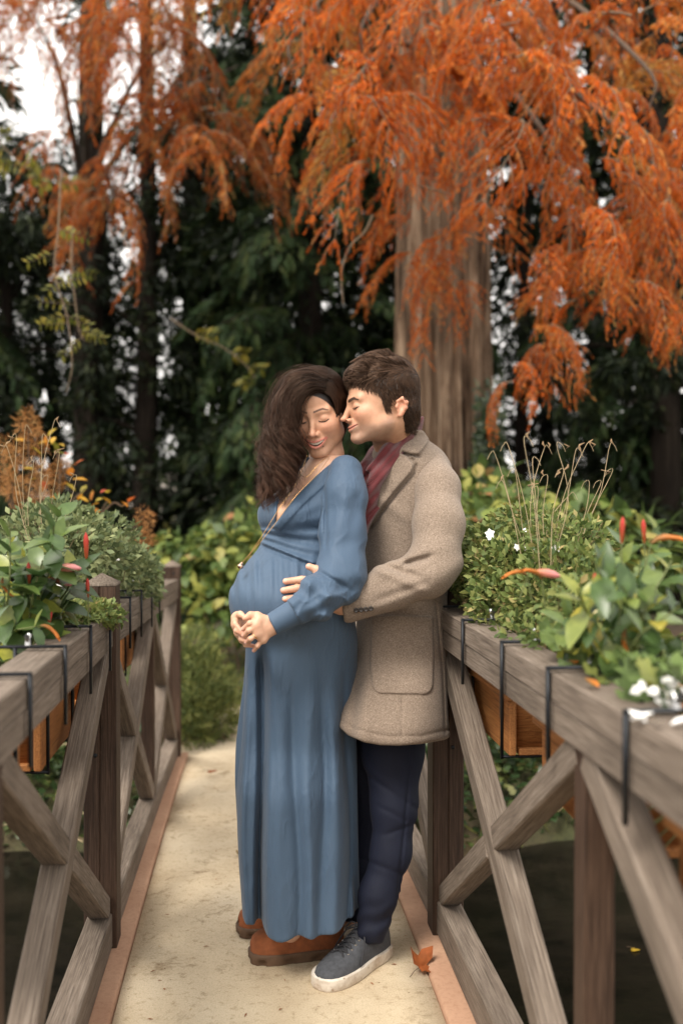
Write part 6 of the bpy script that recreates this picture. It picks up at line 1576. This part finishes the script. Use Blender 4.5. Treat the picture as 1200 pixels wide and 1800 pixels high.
filler('trailing_plant', [(150, 1078, 2.55, .09, .10, .035), (115, 1085, 2.45, .08, .10, .04), (185, 1085, 2.6, .05, .05, .025)], 1500, M['fine2'], 'straw green trailing plant spilling over the left rail at the bracket', [(72, 1062, 2.35, .6), (100, 1020, 2.5, 1.1)], 92, .016, 110)
filler('trailing_plant', [(850, 1005, 2.75, .10, .14, .09), (905, 1010, 2.6, .13, .14, .10), (880, 1060, 2.45, .09, .12, .07), (955, 1060, 2.35, .10, .12, .09), (835, 1040, 2.72, .06, .08, .05), (990, 1020, 2.35, .11, .12, .10), (940, 980, 2.65, .12, .12, .08), (920, 1110, 2.2, .06, .08, .04), (970, 1130, 2.05, .06, .08, .05), (1020, 1080, 2.0, .08, .1, .08), (870, 960, 2.8, .12, .12, .07), (930, 925, 2.75, .12, .12, .06), (1000, 960, 2.5, .12, .12, .08)], 9500, M['fine2'],
       'fine leaved green plant with white flowers in the right planter beside the man', [(866, 942, 2.6, 1.05), (975, 960, 2.4, 1.1), (908, 962, 2.5, .8), (925, 962, 2.5, .85), (942, 968, 2.5, .7), (922, 932, 2.6, .6)], 93, .017, 130)
# dry arching flower stems
def dry_stems(tops, base, label, seed, Yd):
    r = np.random.default_rng(seed); root = empty('dry_flower_stems', W(*base, Yd), label, 'plant')
    for (px, py) in tops:
        y_ = Yd+r.normal(0, .1); b = W(base[0]+(px-base[0])*.35+r.normal(0, 8), base[1], y_); e = W(px, py, y_); sg = r.choice((-1, 1))
        P = curve_pts([b, b*.5+e*.5+Vector((r.normal(0, .015), 0, .02)), e, e+Vector((sg*.012, 0, .004)), e+Vector((sg*.020, 0, -.012))], 18)
        V, q, _ = tube(P, np.linspace(.0010, .0006, 18), 4); st = mobj('stem', fast_mesh('stem', V, q), M['straw'], root)
        for k in range(r.integers(0, 3)):
            i = r.integers(9, 17); V, q, _ = tube([P[i], P[i]+np.array((r.normal(0, .006), 0, .008)), P[i]+np.array((r.normal(0, .008), 0, .014))], [.001, .003, .001], 5); mobj('seed_pod', fast_mesh('seed_pod', V, q), M['dry_pod'], st)
M['dry_pod'] = m_plain('dry_pod', (.26, .17, .09), .85)
dry_stems([(870, 800), (893, 785), (905, 830), (920, 775), (935, 810), (955, 790), (962, 840), (978, 785), (990, 830), (1010, 795), (1028, 785), (1035, 850), (1055, 850), (1075, 830), (885, 850), (945, 860), (1000, 870), (1070, 785)], (950, 1000), 'dry curling flower stems rising from the right planter', 95, 2.45)
dry_stems([(30, 770), (45, 755), (75, 770), (95, 745), (105, 800), (60, 815), (15, 790), (85, 840), (135, 840)], (60, 985), 'dry curling flower stems rising from the left planter', 96, 2.9)
# geranium with round scalloped leaves and white blossom at the right edge
M['ger'] = m_leaf('geranium_leaf', [(0, (.055, .09, .025)), (.6, (.12, .18, .05)), (1, (.26, .28, .08))], .5, obj=True, trans=.3)
def ger_leaf(R_=.03):
    V = [(0, 0, 0)]; n = 22
    for k in range(n+1):
        a = -2.75+5.5*k/n; rr = R_*(1+.09*math.cos(7*a))*(.75+.25*math.cos(a*.5)); V.append((R_*.35+rr*math.cos(a), rr*math.sin(a), .22*rr*rr/R_+.004*math.cos(7*a)))
    me = fast_mesh('leaf', V, np.array([(0, k, k+1) for k in range(1, n+1)]), smooth=True); me.materials.append(M['ger']); return me
GER = ger_leaf(); r = np.random.default_rng(99)
ge = empty('geranium_plant', B(1.5, LR+.15, .87), 'geranium with scalloped leaves and white blossom over the right rail near the edge', 'plant')
for (px, py, Yd) in [(1050, 1190, 1.65), (1075, 1215, 1.6), (1100, 1190, 1.55), (1120, 1215, 1.5), (1060, 1165, 1.7), (1035, 1180, 1.7), (1090, 1230, 1.5), (1150, 1190, 1.45), (1175, 1170, 1.45), (1190, 1195, 1.4), (1130, 1160, 1.55), (1010, 1150, 1.8), (985, 1125, 1.85), (1030, 1140, 1.8), (1160, 1225, 1.42), (1000, 1165, 1.8), (1105, 1160, 1.6), (970, 1105, 1.9), (1015, 1110, 1.85), (1090, 1450, 1.62), (1110, 1475, 1.6), (1120, 1510, 1.6), (1098, 1490, 1.64), (1128, 1540, 1.6)]:
    sc = r.uniform(.85, 1.25); o = new('leaf', GER); aim(o, W(px, py, Yd), unit(np.array((r.normal(0, .7), -.6, r.normal(.0, .4)))), ge, sc, unit(np.array((r.normal(0, .3), -.7, .8))))
    p = W(px, py, Yd); b = B(r.uniform(1.4, 1.9), LR+.15, .87) if py < 1300 else B(1.62, LR+.26, .75); V, q, _ = tube(curve_pts([b, (b+p)/2+Vector((0, 0, .02)), p], 8), [.0016]*8, 4); mobj('stem', fast_mesh('stem', V, q), M['gstem'], ge)
PET = quad_leaf(.024, .020, -.15, .3, 2); PM_ = fast_mesh('petal', PET[0], PET[1], smooth=True); PM_.materials.append(M['white'])
for k in range(34):
    px, py = (1158+r.normal(0, 16), 1222+r.normal(0, 14)) if k < 26 else (1180+r.normal(0, 8), 1200+r.normal(0, 8)); o = new('petal', PM_)
    aim(o, W(px, py, 1.43+r.normal(0, .02)), unit(r.normal(0, 1, 3)), ge, r.uniform(.5, .8), unit(np.array((0, -1, .6))+r.normal(0, .5, 3)))
# spent petals and leaves lying on the right rail
for k, (px, py, nm, lb) in enumerate(((1110, 1271, 'white', 'spent white petal lying on the right rail, leftmost'), (1135, 1274, 'white', 'spent white petal lying on the right rail, second from left'), (1158, 1276, 'white', 'curled white petal on the right rail near the edge'), (1180, 1279, 'white', 'white petal on the right rail at the picture edge'),
        (1052, 1212, 'spent', 'orange withered leaf lying on the right rail under the geranium'), (1012, 1170, 'spent', 'brown withered leaf on the right rail beside the bracket'))):
    # where the sight line meets the rail top
    zt = .953; Yd = (CH-zt)*F/(py-880); p = W(px, py, Yd); Vp, qp = quad_leaf(.030, .020, .5, -.3, 3)
    R = frames(np.array([[math.cos(k*2.1), math.sin(k*2.1), 0.05]]), np.array([[0, 0, 1.]])); V, Fq, _ = bake(Vp, qp, R, np.array([[p.x, p.y, zt+.003]]), 1.0)
    tag(mobj('fallen_petal' if nm == 'white' else 'fallen_leaf', fast_mesh('fallen', V, Fq, smooth=True), M[nm]), lb, 'petal' if nm == 'white' else 'leaf', 'bits fallen on the right rail')

# ------------------------------------------------------------------ fallen leaves on the deck, path and water
M['maple'] = m_leaf('rust_maple_leaf', [(0, (.24, .065, .022)), (1, (.34, .10, .03))], .6, obj=True, trans=.2)
M['drybeige'] = m_leaf('dry_beige_leaf', [(0, (.20, .14, .06)), (1, (.30, .21, .10))], .7, obj=True, trans=.15); M['yelleaf'] = m_leaf('yellow_leaf', [(0, (.55, .36, .03)), (1, (.60, .40, .04))], .5, obj=True)
def maple(R_, curl, seed):
    r = np.random.default_rng(seed); tips = [(-150, .45), (-118, .30), (-95, .80), (-70, .42), (-58, .62), (-38, .40), (-22, .72), (0, 1.0), (22, .72), (38, .40), (58, .62), (70, .42), (95, .80), (118, .30), (150, .45), (180, .12)]
    ring = [(math.cos(math.radians(a))*d*r.uniform(.92, 1.08), math.sin(math.radians(a))*d*r.uniform(.92, 1.08)) for a, d in tips]; V = [(0, 0, 0)]
    for f in (.5, 1.0):
        for x, y in ring: V.append((x*f*R_, y*f*R_, curl*R_*((x*f)**2*.5+(y*f)**2*.9)+r.normal(0, .05)*R_*f+.06*R_*math.sin(5*x+seed)*f))
    n = len(ring); tri = [(0, 1+k, 1+(k+1) % n) for k in range(n)]; qd = [(1+k, 1+n+k, 1+n+(k+1) % n, 1+(k+1) % n) for k in range(n)]
    return np.array(V), [np.array(qd), np.array(tri)]
def ground_leaf(px, py, z, R_, curl, seed, m, label, yaw, tilt=(0, 0), stem=True):
    Yd = (CH-z)*F/(py-880); p = W(px, py, Yd); V, Fl = maple(R_, curl, seed)
    Mx = np.array(Matrix.Rotation(yaw, 3, 'Z') @ Matrix.Rotation(tilt[0], 3, 'X') @ Matrix.Rotation(tilt[1], 3, 'Y')); V = V @ Mx.T; V[:, 2] -= V[:, 2].min()-.002
    root = empty('fallen_leaf', p, label, 'leaf', 'fallen autumn leaves'); mobj('blade', fast_mesh('blade', V+np.array(p), Fl, smooth=True), m, root)
    a = np.array(p)+Mx @ np.array((0, 0, 0))+np.array((0, 0, .01)); b = a+Mx @ np.array((-R_*.9, R_*.15, .006)); Vs, q, _ = tube([a, (a+b)/2+np.array((0, 0, .004)), b], [.0012, .001, .0014], 4)
    mobj('stalk', fast_mesh('stalk', Vs, q), M['stem'], root)
ground_leaf(737, 1712, .004, .064, .6, 3, M['maple'], 'large curled rust maple leaf on the deck beside the shoe', 1.3, (.75, -.25))
ground_leaf(368, 1360, -.055, .036, .25, 5, M['maple'], 'small flat red leaf lying on the far deck left of the dress', .2)
ground_leaf(420, 1506, -.012, .026, .8, 6, M['drybeige'], 'dry beige curled leaf at the left edge of the dress', 2.2, (.3, 0))
ground_leaf(1115, 1676, -.468, .028, .15, 7, M['yelleaf'], 'yellow leaf floating on the dark water at right', .1)
ground_leaf(325, 1312, -.11, .030, .5, 8, M['maple'], 'brown leaf at the foot of the feathery shrub', 1.0)
ground_leaf(395, 1300, -.11, .030, .5, 9, M['maple'], 'brown leaf on the path beside the feathery shrub', 2.0)
# scraps of dry matter trodden into the deck
r = np.random.default_rng(77); n = 170; s_ = r.uniform(1.7, 5.2, n); l_ = r.uniform(-.32, .45, n)
T = np.array([tuple(B(a, b, .0025)) for a, b in zip(s_, l_)]); d = unit(np.stack([r.normal(0, 1, n), r.normal(0, 1, n), 0*s_], -1))
V, Fq, rn = bake(*simple_leaf(.013, .0035), frames(d, np.tile((0, 0, 1.), (n, 1))), T, r.uniform(.4, 1.5, n)); tag(mobj('plant_crumbs', fast_mesh('plant_crumbs', V, Fq, attrs={'rnd': rn}), M['litter']), 'tiny brown plant crumbs scattered on the sandy deck', 'crumbs', kind='stuff')
